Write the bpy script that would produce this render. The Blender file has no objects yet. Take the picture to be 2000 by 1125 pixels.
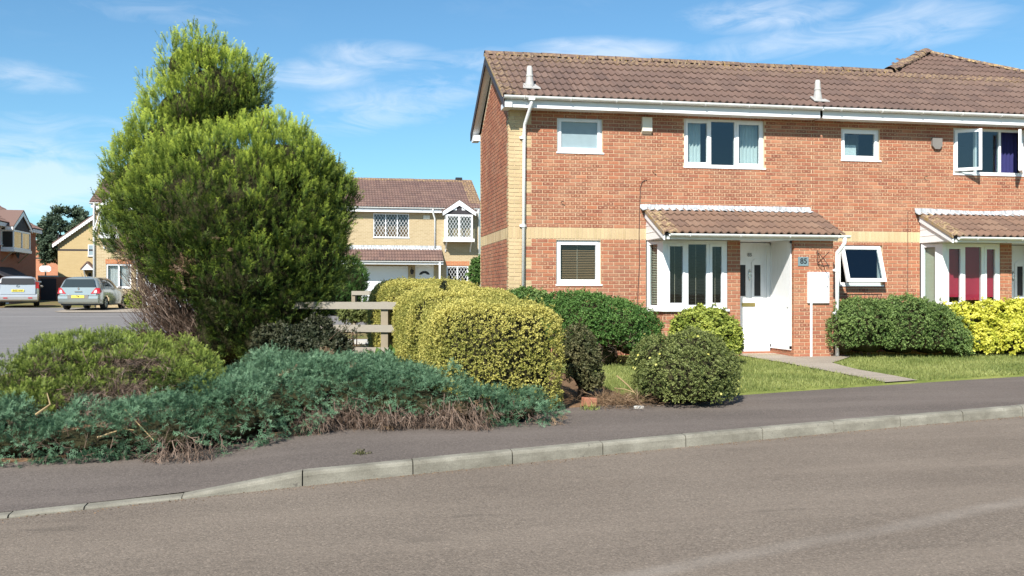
import bpy, bmesh, math, random
import numpy as np
from mathutils import Vector, Matrix, noise as mnoise
from mathutils.kdtree import KDTree
R = math.radians
random.seed(7); rng = np.random.default_rng(11)
scene = bpy.context.scene
col = scene.collection

# ------------------------------------------------------------------ camera
YAW = 10.65
FPX, CXP, HYP = 1900.0, 1000.0, 573.0
ca, sa = math.cos(R(YAW)), math.sin(R(YAW))
CAM = (.06*ca-19.1*sa, -.06*sa-19.1*ca, 1.29)
cd = bpy.data.cameras.new('camera'); cam = bpy.data.objects.new('camera', cd); col.objects.link(cam)
cam.location = CAM; cam.rotation_euler = (R(90), 0, -R(YAW))
cd.sensor_width = 36; cd.lens = 36*FPX/2000; cd.shift_y = (HYP-562.5)/2000
cd.clip_end = 5000; cd.clip_start = .1
scene.camera = cam

# ------------------------------------------------------------------ sky, sun, exposure
SUN = Vector((-.55, -1, .96)).normalized()
sun_el = math.asin(SUN.z); sun_az = math.atan2(SUN.x, SUN.y)
w = bpy.data.worlds.new('World'); scene.world = w; w.use_nodes = True
nt = w.node_tree; nt.nodes.clear()
def wn(t, **k):
    n = nt.nodes.new(t)
    for a, b in k.items(): setattr(n, a, b)
    return n
def wmath(op, a, b=None, c=None, clamp=False):
    n = wn('ShaderNodeMath', operation=op, use_clamp=clamp)
    for i, v in enumerate((a, b, c)):
        if v is None: continue
        if isinstance(v, (int, float)): n.inputs[i].default_value = v
        else: nt.links.new(v, n.inputs[i])
    return n.outputs[0]
sky = wn('ShaderNodeTexSky', sky_type='NISHITA')
sky.sun_disc = False; sky.sun_elevation = sun_el; sky.sun_rotation = sun_az % (2*math.pi)
sky.altitude = 0; sky.air_density = 1.0; sky.dust_density = .35; sky.ozone_density = 2.2
tc = wn('ShaderNodeTexCoord'); sep = wn('ShaderNodeSeparateXYZ')
nt.links.new(tc.outputs['Generated'], sep.inputs[0])
# azimuth measured from the view heading, elevation as tangent; clouds are streaks of noise on that
az = wmath('SUBTRACT', wmath('ARCTAN2', sep.outputs[0], sep.outputs[1]), R(YAW))
hor = wmath('SQRT', wmath('ADD', wmath('MULTIPLY', sep.outputs[0], sep.outputs[0]), wmath('MULTIPLY', sep.outputs[1], sep.outputs[1])))
el = wmath('DIVIDE', sep.outputs[2], wmath('MAXIMUM', hor, .02))
cmb = wn('ShaderNodeCombineXYZ')
nt.links.new(wmath('MULTIPLY', az, 1.0), cmb.inputs[0]); nt.links.new(wmath('MULTIPLY', el, 2.6), cmb.inputs[1])
def cnoise(scale, detail, rough, off, dist=0.0, st=1.0):
    m = wn('ShaderNodeMapping'); m.inputs['Location'].default_value = off; m.inputs['Scale'].default_value = (1, st, 1)
    m.inputs['Rotation'].default_value = (0, 0, R(-14))
    nt.links.new(cmb.outputs[0], m.inputs[0])
    n = wn('ShaderNodeTexNoise'); nt.links.new(m.outputs[0], n.inputs['Vector'])
    n.inputs['Scale'].default_value = scale; n.inputs['Detail'].default_value = detail
    n.inputs['Roughness'].default_value = rough; n.inputs['Distortion'].default_value = dist
    return n.outputs[0]
fine = cnoise(11, 10, .62, (3.1, 1.7, 0), 1.6, 1.25)
midn = cnoise(4.5, 5, .55, (1.3, 6.1, 0), .8, 1.4)
broad = cnoise(2.2, 3, .5, (8.3, 4.4, 0))
def blob(a0, e0, ra, re, tilt=0.0):
    da = wmath('SUBTRACT', az, a0)
    de = wmath('SUBTRACT', wmath('SUBTRACT', el, e0), wmath('MULTIPLY', da, tilt))
    q = wmath('ADD', wmath('POWER', wmath('DIVIDE', da, ra), 2), wmath('POWER', wmath('DIVIDE', de, re), 2))
    return wmath('SUBTRACT', 1.0, q, clamp=True)
def P2S(x, y): return math.atan((x-CXP)/FPX), (HYP-y)/FPX*math.cos(math.atan((x-CXP)/FPX))
tot = None
for (x, y, rx, ry, s, tilt) in [(40, 362, 190, 62, 2.2, 0), (30, 288, 170, 36, .9, 0), (30, 148, 150, 32, .8, 0), (780, 205, 260, 60, .9, .18),
                          (620, 146, 150, 36, .9, 0), (1180, 105, 190, 38, 1.1, -.02), (1500, 28, 190, 40, .9, 0), (1800, 45, 170, 55, .9, .1),
                          (1560, 82, 260, 40, .7, .1), (735, 108, 150, 34, .7, 0), (930, 118, 150, 30, .7, 0), (150, 255, 190, 34, .6, 0), (300, 20, 200, 30, .4, 0)]:
    a0, e0 = P2S(x, y)
    b = wmath('MULTIPLY', blob(a0, e0, rx/FPX, ry/FPX, tilt), s)
    tot = b if tot is None else wmath('MAXIMUM', tot, b)
# the same streaky cloud goes on thinly round the whole sky
tot = wmath('MAXIMUM', tot, wmath('MULTIPLY', wmath('SUBTRACT', broad, .54, clamp=True), .8))
cn = wmath('ADD', wmath('MULTIPLY', fine, .62), wmath('MULTIPLY', midn, .5))
cl = wmath('MULTIPLY', wmath('MULTIPLY', wmath('SUBTRACT', wmath('ADD', cn, wmath('MULTIPLY', tot, .16)), .55, clamp=True), 3.6, clamp=True), wmath('POWER', wmath('MINIMUM', wmath('MULTIPLY', tot, 1.25), 1.0), .75))
cl = wmath('MULTIPLY', cl, .46)
mixc = wn('ShaderNodeMixRGB'); nt.links.new(cl, mixc.inputs[0]); 
tintn = wn('ShaderNodeMixRGB', blend_type='MULTIPLY'); tintn.inputs[0].default_value = 1; tintn.inputs[2].default_value = (.71, 1.05, 1.17, 1)
nt.links.new(sky.outputs[0], tintn.inputs[1]); nt.links.new(tintn.outputs[0], mixc.inputs[1])
mixc.inputs[2].default_value = (8.4, 8.8, 9.4, 1)
bg = wn('ShaderNodeBackground'); bg.inputs[1].default_value = .080
nt.links.new(mixc.outputs[0], bg.inputs[0])
wo = wn('ShaderNodeOutputWorld'); nt.links.new(bg.outputs[0], wo.inputs[0])
sd = bpy.data.lights.new('sun', 'SUN'); sun = bpy.data.objects.new('sun', sd); col.objects.link(sun)
sd.energy = 5.0; sd.angle = R(.53); sd.color = (1, .95, .87)
sun.rotation_euler = (-SUN).to_track_quat('-Z', 'Y').to_euler(); sun.location = (-20, -40, 40)
scene.view_settings.view_transform = 'Standard'; scene.view_settings.look = 'None'
scene.view_settings.gamma = 1; scene.view_settings.use_curve_mapping = False
scene.view_settings.exposure = .66

# ------------------------------------------------------------------ measuring helpers (photo pixel -> world point at a real distance)
def ray(x, y):
    dx = (x-CXP)/FPX; return (dx*ca+sa, -dx*sa+ca, (HYP-y)/FPX)
def aty(x, y, wy):
    r = ray(x, y); t = (wy-CAM[1])/r[1]; return Vector((CAM[0]+t*r[0], wy, CAM[2]+t*r[2]))
def atx(x, y, wx):
    r = ray(x, y); t = (wx-CAM[0])/r[0]; return Vector((wx, CAM[1]+t*r[1], CAM[2]+t*r[2]))
def atd(x, y, D):
    r = ray(x, y); return Vector([CAM[i]+D*r[i] for i in range(3)])
def depth_of(x, y): return (x-CAM[0])*sa+(y-CAM[1])*ca

# ------------------------------------------------------------------ materials
MATS = {}
class NT:
    def __init__(s, name):
        s.m = bpy.data.materials.new(name); s.m.use_nodes = True; s.t = s.m.node_tree
        s.t.nodes.clear(); s.out = s.t.nodes.new('ShaderNodeOutputMaterial')
        MATS[name] = s.m
    def n(s, t, **k):
        q = s.t.nodes.new(t)
        for a, b in k.items(): setattr(q, a, b)
        return q
    def l(s, a, b): s.t.links.new(a, b)
    def math(s, op, a, b=None, clamp=False):
        q = s.n('ShaderNodeMath', operation=op, use_clamp=clamp)
        for i, v in enumerate((a, b)):
            if v is None: continue
            if isinstance(v, (int, float)): q.inputs[i].default_value = v
            else: s.l(v, q.inputs[i])
        return q.outputs[0]
    def mix(s, f, a, b, mode='MIX'):
        q = s.n('ShaderNodeMixRGB', blend_type=mode)
        for i, v in enumerate((f, a, b)):
            if isinstance(v, (int, float)): q.inputs[i].default_value = v
            elif isinstance(v, (tuple, list)): q.inputs[i].default_value = (*v[:3], 1)
            else: s.l(v, q.inputs[i])
        return q.outputs[0]
    def attr(s, name): return s.n('ShaderNodeAttribute', attribute_name=name).outputs['Fac']
    def noise(s, scale, detail=4, rough=.55, co=None, dist=0):
        q = s.n('ShaderNodeTexNoise'); q.inputs['Scale'].default_value = scale; q.inputs['Detail'].default_value = detail
        q.inputs['Roughness'].default_value = rough; q.inputs['Distortion'].default_value = dist
        if co is None: co = s.pos()
        s.l(co, q.inputs['Vector']); return q.outputs[0]
    def pos(s):
        if not hasattr(s, '_p'): s._p = s.n('ShaderNodeNewGeometry').outputs['Position']
        return s._p
    def scaled(s, v):
        q = s.n('ShaderNodeMapping'); q.inputs['Scale'].default_value = v; s.l(s.pos(), q.inputs[0]); return q.outputs[0]
    def ramp(s, f, stops):
        q = s.n('ShaderNodeValToRGB'); e = q.color_ramp.elements
        while len(e) < len(stops): e.new(.5)
        for i, (p, c) in enumerate(stops): e[i].position = p; e[i].color = (*c[:3], 1) if not isinstance(c, (int, float)) else (c, c, c, 1)
        s.l(f, q.inputs[0]); return q.outputs[0]
    def bump(s, h, st=.3, d=.01):
        q = s.n('ShaderNodeBump'); q.inputs['Strength'].default_value = st; q.inputs['Distance'].default_value = d
        s.l(h, q.inputs['Height']); return q.outputs[0]
    def pbsdf(s, c, rough=.7, spec=.3, metal=0, normal=None, coat=0):
        q = s.n('ShaderNodeBsdfPrincipled')
        if isinstance(c, (tuple, list)): q.inputs['Base Color'].default_value = (*c[:3], 1)
        else: s.l(c, q.inputs['Base Color'])
        if isinstance(rough, (int, float)): q.inputs['Roughness'].default_value = rough
        else: s.l(rough, q.inputs['Roughness'])
        q.inputs['Specular IOR Level'].default_value = spec; q.inputs['Metallic'].default_value = metal
        q.inputs['Coat Weight'].default_value = coat
        if normal is not None: s.l(normal, q.inputs['Normal'])
        return q.outputs[0]
    def done(s, sh): s.l(sh, s.out.inputs[0]); return s.m

def simple(name, c, rough=.6, spec=.3, metal=0, var=.12, scale=6, coat=0, bump=0):
    t = NT(name); n = t.noise(scale, 5)
    cc = t.mix(n, tuple(v*(1-var) for v in c), tuple(min(1, v*(1+var)) for v in c))
    return t.done(t.pbsdf(cc, rough, spec, metal, t.bump(t.noise(scale*12), bump, .004) if bump else None, coat))

def brick_mat(name, cols, pale, ringk=1.0):
    t = NT(name)
    oi = t.n('ShaderNodeObjectInfo').outputs['Random']
    r = t.math('FRACT', t.math('ADD', t.attr('tint'), oi))
    c = t.ramp(r, [(i/(len(cols)-1), k) for i, k in enumerate(cols)])
    uv = t.n('ShaderNodeUVMap', uv_map='UVMap').outputs[0]
    sp = t.n('ShaderNodeSeparateXYZ'); t.l(uv, sp.inputs[0])
    fu = t.math('ABSOLUTE', t.math('SUBTRACT', t.math('FRACT', t.math('MULTIPLY', sp.outputs[0], 2)), .5))
    fv = t.math('ABSOLUTE', t.math('SUBTRACT', sp.outputs[1], .5))
    wob = t.math('MULTIPLY', t.math('SUBTRACT', t.noise(22, 3), .5), .26)
    d = t.math('ADD', t.math('MAXIMUM', t.math('MULTIPLY', fu, .95), fv), wob)
    ring = t.ramp(d, [(.20, 0), (.27, 1), (.36, 1), (.42, 0)])
    patch = t.ramp(t.noise(.8, 4, .6), [(.36, 0), (.52, 1)])
    rr = t.math('MULTIPLY', t.attr('ring'), patch)
    c = t.mix(t.math('MULTIPLY', t.math('MULTIPLY', ring, rr), .8*ringk), c, (.13, .05, .035))
    cen = t.ramp(d, [(.10, 1), (.2, 0)])
    c = t.mix(t.math('MULTIPLY', t.math('MULTIPLY', cen, rr), .8*ringk), c, pale)
    c = t.mix(t.math('MULTIPLY', t.ramp(t.noise(2.1, 6, .65), [(.42, 0), (.72, 1)]), .42), c, pale)
    c = t.mix(.35, c, t.mix(t.noise(70, 3), (.3, .3, .3), (1, 1, 1)), 'MULTIPLY')
    c = t.mix(t.ramp(t.noise(.7, 5, .6, t.scaled((1, 1, .3))), [(.45, 0), (.8, .42)]), c, (.2, .085, .06))
    t.done(t.pbsdf(c, .85, .2, normal=t.bump(t.noise(90, 4), .35, .004)))
brick_mat('red_brick', [(.385, .143, .080), (.465, .176, .095), (.33, .118, .074), (.51, .212, .118), (.39, .147, .088), (.44, .166, .095)], (.60, .375, .235))
brick_mat('buff_brick', [(.58, .45, .25), (.64, .50, .29), (.53, .41, .23), (.62, .475, .27)], (.72, .58, .37), .25)
t = NT('mortar'); t.done(t.pbsdf(t.mix(t.noise(9, 5), (.51, .39, .255), (.60, .47, .315)), .95, .1, normal=t.bump(t.noise(120), .4, .004)))

def far_brick(name, a, b, mort, scale=1.0):
    t = NT(name)
    mp = t.n('ShaderNodeMapping'); mp.inputs['Rotation'].default_value = (R(90), 0, 0)
    sp = t.n('ShaderNodeSeparateXYZ'); t.l(t.pos(), sp.inputs[0])
    cb = t.n('ShaderNodeCombineXYZ'); t.l(t.math('ADD', sp.outputs[0], sp.outputs[1]), cb.inputs[0]); t.l(sp.outputs[2], cb.inputs[1])
    bt = t.n('ShaderNodeTexBrick'); t.l(cb.outputs[0], bt.inputs[0])
    bt.inputs['Color1'].default_value = (*a, 1); bt.inputs['Color2'].default_value = (*b, 1); bt.inputs['Mortar'].default_value = (*mort, 1)
    bt.inputs['Scale'].default_value = 1; bt.inputs['Brick Width'].default_value = .225; bt.inputs['Row Height'].default_value = .075
    bt.inputs['Mortar Size'].default_value = .008; bt.inputs['Bias'].default_value = 0
    c = t.mix(t.noise(.9, 5), bt.outputs[0], tuple(v*.8 for v in a)); c2 = t.mix(.4, bt.outputs[0], c)
    t.done(t.pbsdf(c2, .9, .15, normal=t.bump(bt.outputs['Fac'], -.4, .006)))
far_brick('yellow_brick_far', (.46, .36, .215), (.38, .29, .165), (.54, .45, .31))
far_brick('gold_brick_far', (.50, .38, .195), (.45, .335, .165), (.54, .43, .26))
far_brick('red_brick_far', (.36, .13, .08), (.30, .10, .06), (.42, .27, .2))
far_brick('orange_brick_far', (.48, .2, .11), (.42, .16, .09), (.5, .3, .2))
far_brick('soldier_red_far', (.50, .19, .09), (.44, .15, .07), (.55, .35, .2))

def tile_mat(name, cols, lich=(.42, .25, .06)):
    t = NT(name); oi = t.n('ShaderNodeObjectInfo').outputs['Random']
    r = t.math('FRACT', t.math('ADD', t.attr('tint'), oi))
    c = t.ramp(r, [(i/(len(cols)-1), k) for i, k in enumerate(cols)])
    c = t.mix(t.math('MULTIPLY', t.ramp(t.noise(1.3, 5, .6), [(.4, 0), (.75, 1)]), .3), c, (.215, .15, .118))
    c = t.mix(.45, c, t.mix(t.noise(55, 3), (.35, .35, .35), (1, 1, 1)), 'MULTIPLY')
    ln = t.ramp(t.noise(13, 6, .7), [(.48, 0), (.58, 1)])
    c = t.mix(t.math('MULTIPLY', ln, t.attr('lich'), True), c, t.mix(t.noise(4), lich, (.50, .40, .24)))
    spk = t.ramp(t.noise(26, 2, .5), [(.74, 0), (.78, 1)])
    c = t.mix(t.math('MULTIPLY', spk, .4), c, (.5, .45, .36))
    t.done(t.pbsdf(c, .85, .2, normal=t.bump(t.noise(60, 4), .4, .006)))
tile_mat('roof_tile', [(.158, .104, .084), (.192, .124, .100), (.140, .094, .080), (.205, .136, .110), (.170, .112, .092)])
tile_mat('porch_tile', [(.215, .135, .095), (.25, .155, .11), (.19, .12, .09), (.27, .175, .125)], (.5, .38, .16))
tile_mat('far_tile', [(.20, .128, .108), (.24, .15, .125), (.175, .112, .10), (.265, .17, .138)])
t = NT('mortar_verge'); t.done(t.pbsdf(t.mix(t.ramp(t.noise(9, 6, .7), [(.45, 0), (.6, 1)]), (.30, .23, .165), (.33, .225, .085)), .95, .1, normal=t.bump(t.noise(40), .5, .01)))
t = NT('white_upvc'); wc = t.mix(t.noise(1.7, 4), (.78, .79, .80), (.85, .855, .86)); wc = t.mix(t.math('MULTIPLY', t.ramp(t.noise(5, 6, .7, t.scaled((1.5, 1.5, .4))), [(.52, 0), (.78, 1)]), .35), wc, (.50, .49, .45)); t.done(t.pbsdf(wc, .32, .45))
t = NT('white_paint'); n1 = t.ramp(t.noise(18, 6, .7, t.scaled((.35, 1, 1.6))), [(.66, 0), (.72, 1)])
t.done(t.pbsdf(t.mix(n1, t.mix(t.noise(3), (.74, .75, .76), (.82, .83, .84)), (.36, .33, .30)), .55, .3))
t = NT('gutter_plastic'); n1 = t.ramp(t.noise(9, 6, .65, t.scaled((1, 1, 3))), [(.45, 0), (.8, 1)])
t.done(t.pbsdf(t.mix(n1, (.82, .83, .82), (.66, .65, .60)), .4, .4))
simple('barge_wood', (.055, .045, .05), .6, .3, 0, .3, 5)
t = NT('lead'); t.done(t.pbsdf(t.mix(t.ramp(t.noise(11, 6, .7, t.scaled((1.6, 1, .35))), [(.4, 0), (.62, 1)]), (.55, .58, .60), (.24, .25, .26)), .55, .4, normal=t.bump(t.noise(14), .5, .015)))
simple('flue_metal', (.40, .39, .37), .6, .3, 0, .25, 14)
simple('alarm_cream', (.75, .71, .58), .4, .4)
simple('alarm_grey', (.20, .185, .17), .5, .3)
simple('black_plastic', (.02, .02, .022), .5, .4)
simple('wire_rust', (.07, .045, .035), .7, .2)
simple('cable', (.10, .06, .05), .7, .2)
simple('curtain_white', (.72, .74, .74), .8, .2, 0, .06)
simple('blind_brown', (.30, .19, .095), .6, .3)
simple('blind_dark', (.03, .028, .028), .6, .3)
simple('blind_cream', (.62, .57, .44), .7, .2)
simple('blind_red', (.52, .035, .085), .8, .15, 0, .06)
simple('curtain_blue', (.035, .035, .13), .8, .15)
simple('room_wall', (.16, .15, .14), .9, .1)
simple('brass', (.55, .42, .16), .35, .5, 1)
simple('chrome', (.7, .7, .7), .25, .5, 1)
simple('plate_slate', (.17, .24, .26), .4, .5)
simple('lettering_black', (.015, .016, .02), .5, .3)
simple('lettering_grey', (.20, .20, .20), .5, .3)
simple('door_mat', (.22, .17, .07), .95, .05, 0, .3, 40)
simple('frosted_glass', (.27, .35, .38), .35, .5, 0, .12, 9)
simple('fence_wood', (.27, .225, .165), .85, .15, 0, .25, 7, bump=.3)
t = NT('fence_rail'); g = t.noise(6, 6, .65, t.scaled((.8, 8, 14))); kn = t.ramp(t.noise(5.5, 2), [(.70, 0), (.74, 1)])
t.done(t.pbsdf(t.mix(kn, t.mix(g, (.24, .215, .175), (.37, .335, .28)), (.16, .12, .085)), .85, .15, normal=t.bump(g, .3, .004)))
def glass_mat(name, k, tint):
    t = NT(name); fr = t.n('ShaderNodeFresnel'); fr.inputs[0].default_value = 1.5
    bf = t.n('ShaderNodeNewGeometry').outputs['Backfacing']
    f = t.math('MULTIPLY', t.math('MULTIPLY', fr.outputs[0], k, True), t.math('SUBTRACT', 1.0, bf))
    tr = t.n('ShaderNodeBsdfTransparent'); tr.inputs[0].default_value = (*tint, 1)
    gl = t.n('ShaderNodeBsdfGlossy'); gl.inputs['Roughness'].default_value = .015; gl.inputs[0].default_value = (.9, .95, 1, 1)
    t.l(t.bump(t.noise(1.6, 1), .05, .01), gl.inputs['Normal'])
    mx = t.n('ShaderNodeMixShader'); t.l(f, mx.inputs[0]); t.l(tr.outputs[0], mx.inputs[1]); t.l(gl.outputs[0], mx.inputs[2])
    t.done(mx.outputs[0])
glass_mat('glass', 2.0, (.80, .86, .86)); glass_mat('far_glass', 1.15, (.8, .82, .82))
simple('car_glass', (.025, .035, .037), .06, .6, 0, .05)

def asphalt(name, a, b, speck, patch=(.1, .1, .1), bumpst=.35, joint=False):
    t = NT(name)
    c = t.mix(t.ramp(t.noise(.55, 5, .6), [(.3, 0), (.7, 1)]), a, b)
    vor = t.n('ShaderNodeTexVoronoi'); vor.inputs['Scale'].default_value = 95; t.l(t.pos(), vor.inputs[0])
    vs = t.n('ShaderNodeSeparateColor'); t.l(vor.outputs['Color'], vs.inputs[0])
    c = t.mix(.55, c, t.ramp(vs.outputs[0], [(0, .5), (.5, .95), (.93, 1.2), (1, 1.8)]), 'MULTIPLY')
    grit = t.noise(45, 4, .7)
    c = t.mix(.5, c, t.ramp(grit, [(.3, .55), (.7, 1.35)]), 'MULTIPLY')
    c = t.mix(t.math('MULTIPLY', t.ramp(t.noise(190, 1), [(.73, 0), (.78, 1)]), .7), c, speck)
    # oil spots and worn streaks along the driving direction
    ml = t.n('ShaderNodeMapping'); ml.inputs['Rotation'].default_value = (0, 0, R(-12.5)); ml.inputs['Scale'].default_value = (.12, 1.3, 1)
    t.l(t.pos(), ml.inputs[0])
    st = t.noise(1.4, 4, .6, ml.outputs[0])
    c = t.mix(t.math('MULTIPLY', t.ramp(st, [(.45, 0), (.7, 1)]), .30), c, tuple(v*1.45 for v in b))
    if name == 'road_asphalt':
        sx = t.n('ShaderNodeSeparateXYZ'); t.l(t.pos(), sx.inputs[0])
        dl = t.math('ADD', t.math('MULTIPLY', t.math('SUBTRACT', t.math('ADD', sx.outputs[1], 13.17), t.math('MULTIPLY', sx.outputs[0], .335)), .945), t.math('MULTIPLY', t.math('SUBTRACT', t.noise(.7, 2), .5), .25))
        band = t.ramp(t.math('ABSOLUTE', dl), [(.03, 1), (.13, 0)])
        c = t.mix(t.math('MULTIPLY', t.math('MULTIPLY', band, t.noise(2.2, 4)), .42), c, (.36, .32, .275))
    sp = t.ramp(t.noise(2.6, 3, .5, t.scaled((.6, 1.6, 1))), [(.67, 0), (.73, 1)])
    c = t.mix(t.math('MULTIPLY', sp, .3), c, patch)
    h = t.math('ADD', t.math('MULTIPLY', vor.outputs['Distance'], -.6), grit)
    t.done(t.pbsdf(c, .9, .25, normal=t.bump(h, bumpst, .008)))
asphalt('road_asphalt', (.170, .136, .106), (.205, .166, .130), (.5, .45, .39), (.085, .07, .056))
asphalt('pavement_asphalt', (.122, .100, .086), (.155, .128, .109), (.4, .35, .31), (.08, .067, .057))
asphalt('side_asphalt', (.185, .172, .165), (.215, .2, .19), (.4, .38, .36), (.12, .11, .105))
asphalt('path_concrete', (.29, .245, .195), (.36, .31, .25), (.45, .4, .35), (.17, .15, .12))
t = NT('kerb_concrete')
k1 = t.ramp(t.noise(3.5, 6, .65, t.scaled((.8, 1, 1.5))), [(.35, 0), (.7, 1)])
kc = t.mix(k1, (.185, .17, .135), (.32, .30, .245))
kc = t.mix(t.math('MULTIPLY', t.ramp(t.noise(6, 6, .7, t.scaled((.4, .4, 2.2))), [(.52, 0), (.7, 1)]), .6), kc, (.17, .16, .13))
kc = t.mix(t.math('MULTIPLY', t.ramp(t.noise(24, 3), [(.66, 0), (.72, 1)]), .6), kc, (.10, .09, .08))
kc = t.mix(.4, kc, t.ramp(t.noise(110, 3), [(.3, .6), (.7, 1.2)]), 'MULTIPLY')
t.done(t.pbsdf(kc, .92, .15, normal=t.bump(t.noise(60, 5), .35, .006)))
t = NT('soil'); sc = t.mix(t.ramp(t.noise(3, 6, .7), [(.35, 0), (.7, 1)]), (.13, .075, .045), (.24, .155, .09))
sc = t.mix(.5, sc, t.ramp(t.noise(40, 4), [(.3, .4), (.7, 1.3)]), 'MULTIPLY')
t.done(t.pbsdf(sc, .95, .05, normal=t.bump(t.noise(30, 5), .8, .02)))
t = NT('turf'); gc = t.mix(t.ramp(t.noise(1.6, 5), [(.35, 0), (.7, 1)]), (.13, .16, .04), (.23, .24, .075))
t.done(t.pbsdf(gc, .95, .05, normal=t.bump(t.noise(60, 4), .8, .02)))
t = NT('verge_ground'); gc = t.mix(t.ramp(t.noise(.8, 6, .65), [(.42, 0), (.6, 1)]), (.22, .15, .085), (.15, .16, .05))
t.done(t.pbsdf(gc, .95, .05, normal=t.bump(t.noise(40, 4), .8, .02)))

def leaf_mat(name, dark, light, tip, tipk=.8, trans=.25, rough=.55, spec=.25):
    t = NT(name)
    c = t.mix(t.attr('tint'), dark, light)
    c = t.mix(t.math('MULTIPLY', t.attr('tip'), t.math('MULTIPLY', t.math('ADD', t.math('MULTIPLY', t.attr('tint'), .8), .2), tipk)), c, tip)
    b = t.pbsdf(c, rough, spec)
    tl = t.n('ShaderNodeBsdfTranslucent'); t.l(c, tl.inputs[0])
    mx = t.n('ShaderNodeMixShader'); mx.inputs[0].default_value = trans
    t.l(b, mx.inputs[1]); t.l(tl.outputs[0], mx.inputs[2]); t.done(mx.outputs[0])
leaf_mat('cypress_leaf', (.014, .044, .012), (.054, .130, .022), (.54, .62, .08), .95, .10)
leaf_mat('blue_juniper_leaf', (.046, .108, .055), (.10, .20, .110), (.25, .38, .225), .8, .2)
leaf_mat('olive_juniper_leaf', (.026, .052, .012), (.09, .145, .025), (.36, .42, .08), .9, .12)
leaf_mat('golden_leaf', (.20, .215, .04), (.47, .43, .09), (.68, .60, .19), .8, .3)
leaf_mat('mound_leaf', (.045, .115, .025), (.09, .185, .04), (.17, .28, .07), .6)
leaf_mat('cotoneaster_leaf', (.065, .125, .032), (.14, .22, .06), (.27, .35, .11), .7)
leaf_mat('potentilla_leaf', (.08, .11, .03), (.17, .20, .06), (.28, .30, .10), .7)
leaf_mat('variegated_leaf', (.09, .15, .02), (.30, .35, .055), (.52, .54, .12), .6)
leaf_mat('bright_yellow_leaf', (.32, .36, .02), (.72, .68, .05), (.80, .76, .22), .6)
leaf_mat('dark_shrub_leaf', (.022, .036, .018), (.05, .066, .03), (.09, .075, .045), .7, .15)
leaf_mat('brown_shrub_leaf', (.06, .075, .03), (.13, .135, .055), (.20, .16, .08), .6)
leaf_mat('far_bush_leaf', (.03, .085, .018), (.07, .15, .03), (.15, .24, .06), .7)
leaf_mat('far_tree_leaf', (.045, .075, .048), (.085, .125, .075), (.13, .17, .10), .6)
leaf_mat('grass_blade', (.15, .20, .05), (.29, .34, .09), (.50, .49, .20), .7, .35)
leaf_mat('yellow_flower', (.75, .68, .14), (.85, .80, .25), (.85, .82, .4), .4, .3)
leaf_mat('dead_leaf', (.12, .075, .045), (.25, .16, .09), (.32, .22, .13), .5, .1)
leaf_mat('dead_twig', (.085, .055, .040), (.19, .13, .095), (.27, .20, .155), .5, 0)
leaf_mat('straw', (.40, .29, .15), (.60, .46, .26), (.6, .5, .3), .5, .1)
simple('bark', (.115, .075, .05), .95, .05, 0, .35, 20, bump=.5)
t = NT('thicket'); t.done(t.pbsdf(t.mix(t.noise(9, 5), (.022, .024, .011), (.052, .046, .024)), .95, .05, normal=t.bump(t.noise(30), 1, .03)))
t = NT('car_silver_green'); t.done(t.pbsdf(t.mix(t.noise(2), (.33, .37, .355), (.36, .40, .385)), .25, .5, .55, coat=.5))
t = NT('car_silver'); t.done(t.pbsdf(t.mix(t.noise(2), (.52, .525, .53), (.56, .565, .57)), .25, .5, .4, coat=.5))
simple('tyre', (.02, .02, .02), .85, .2); simple('alloy', (.55, .56, .57), .35, .5, .7)
simple('lamp_red', (.50, .02, .03), .2, .6, coat=.6); simple('lamp_clear', (.75, .62, .62), .2, .6)
simple('plate_yellow', (.80, .66, .10), .5, .3)
simple('stone_pale', (.50, .49, .46), .9, .15); simple('garage_white', (.78, .80, .82), .4, .3, 0, .03)
simple('timber_black', (.05, .045, .05), .7, .2)

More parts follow.
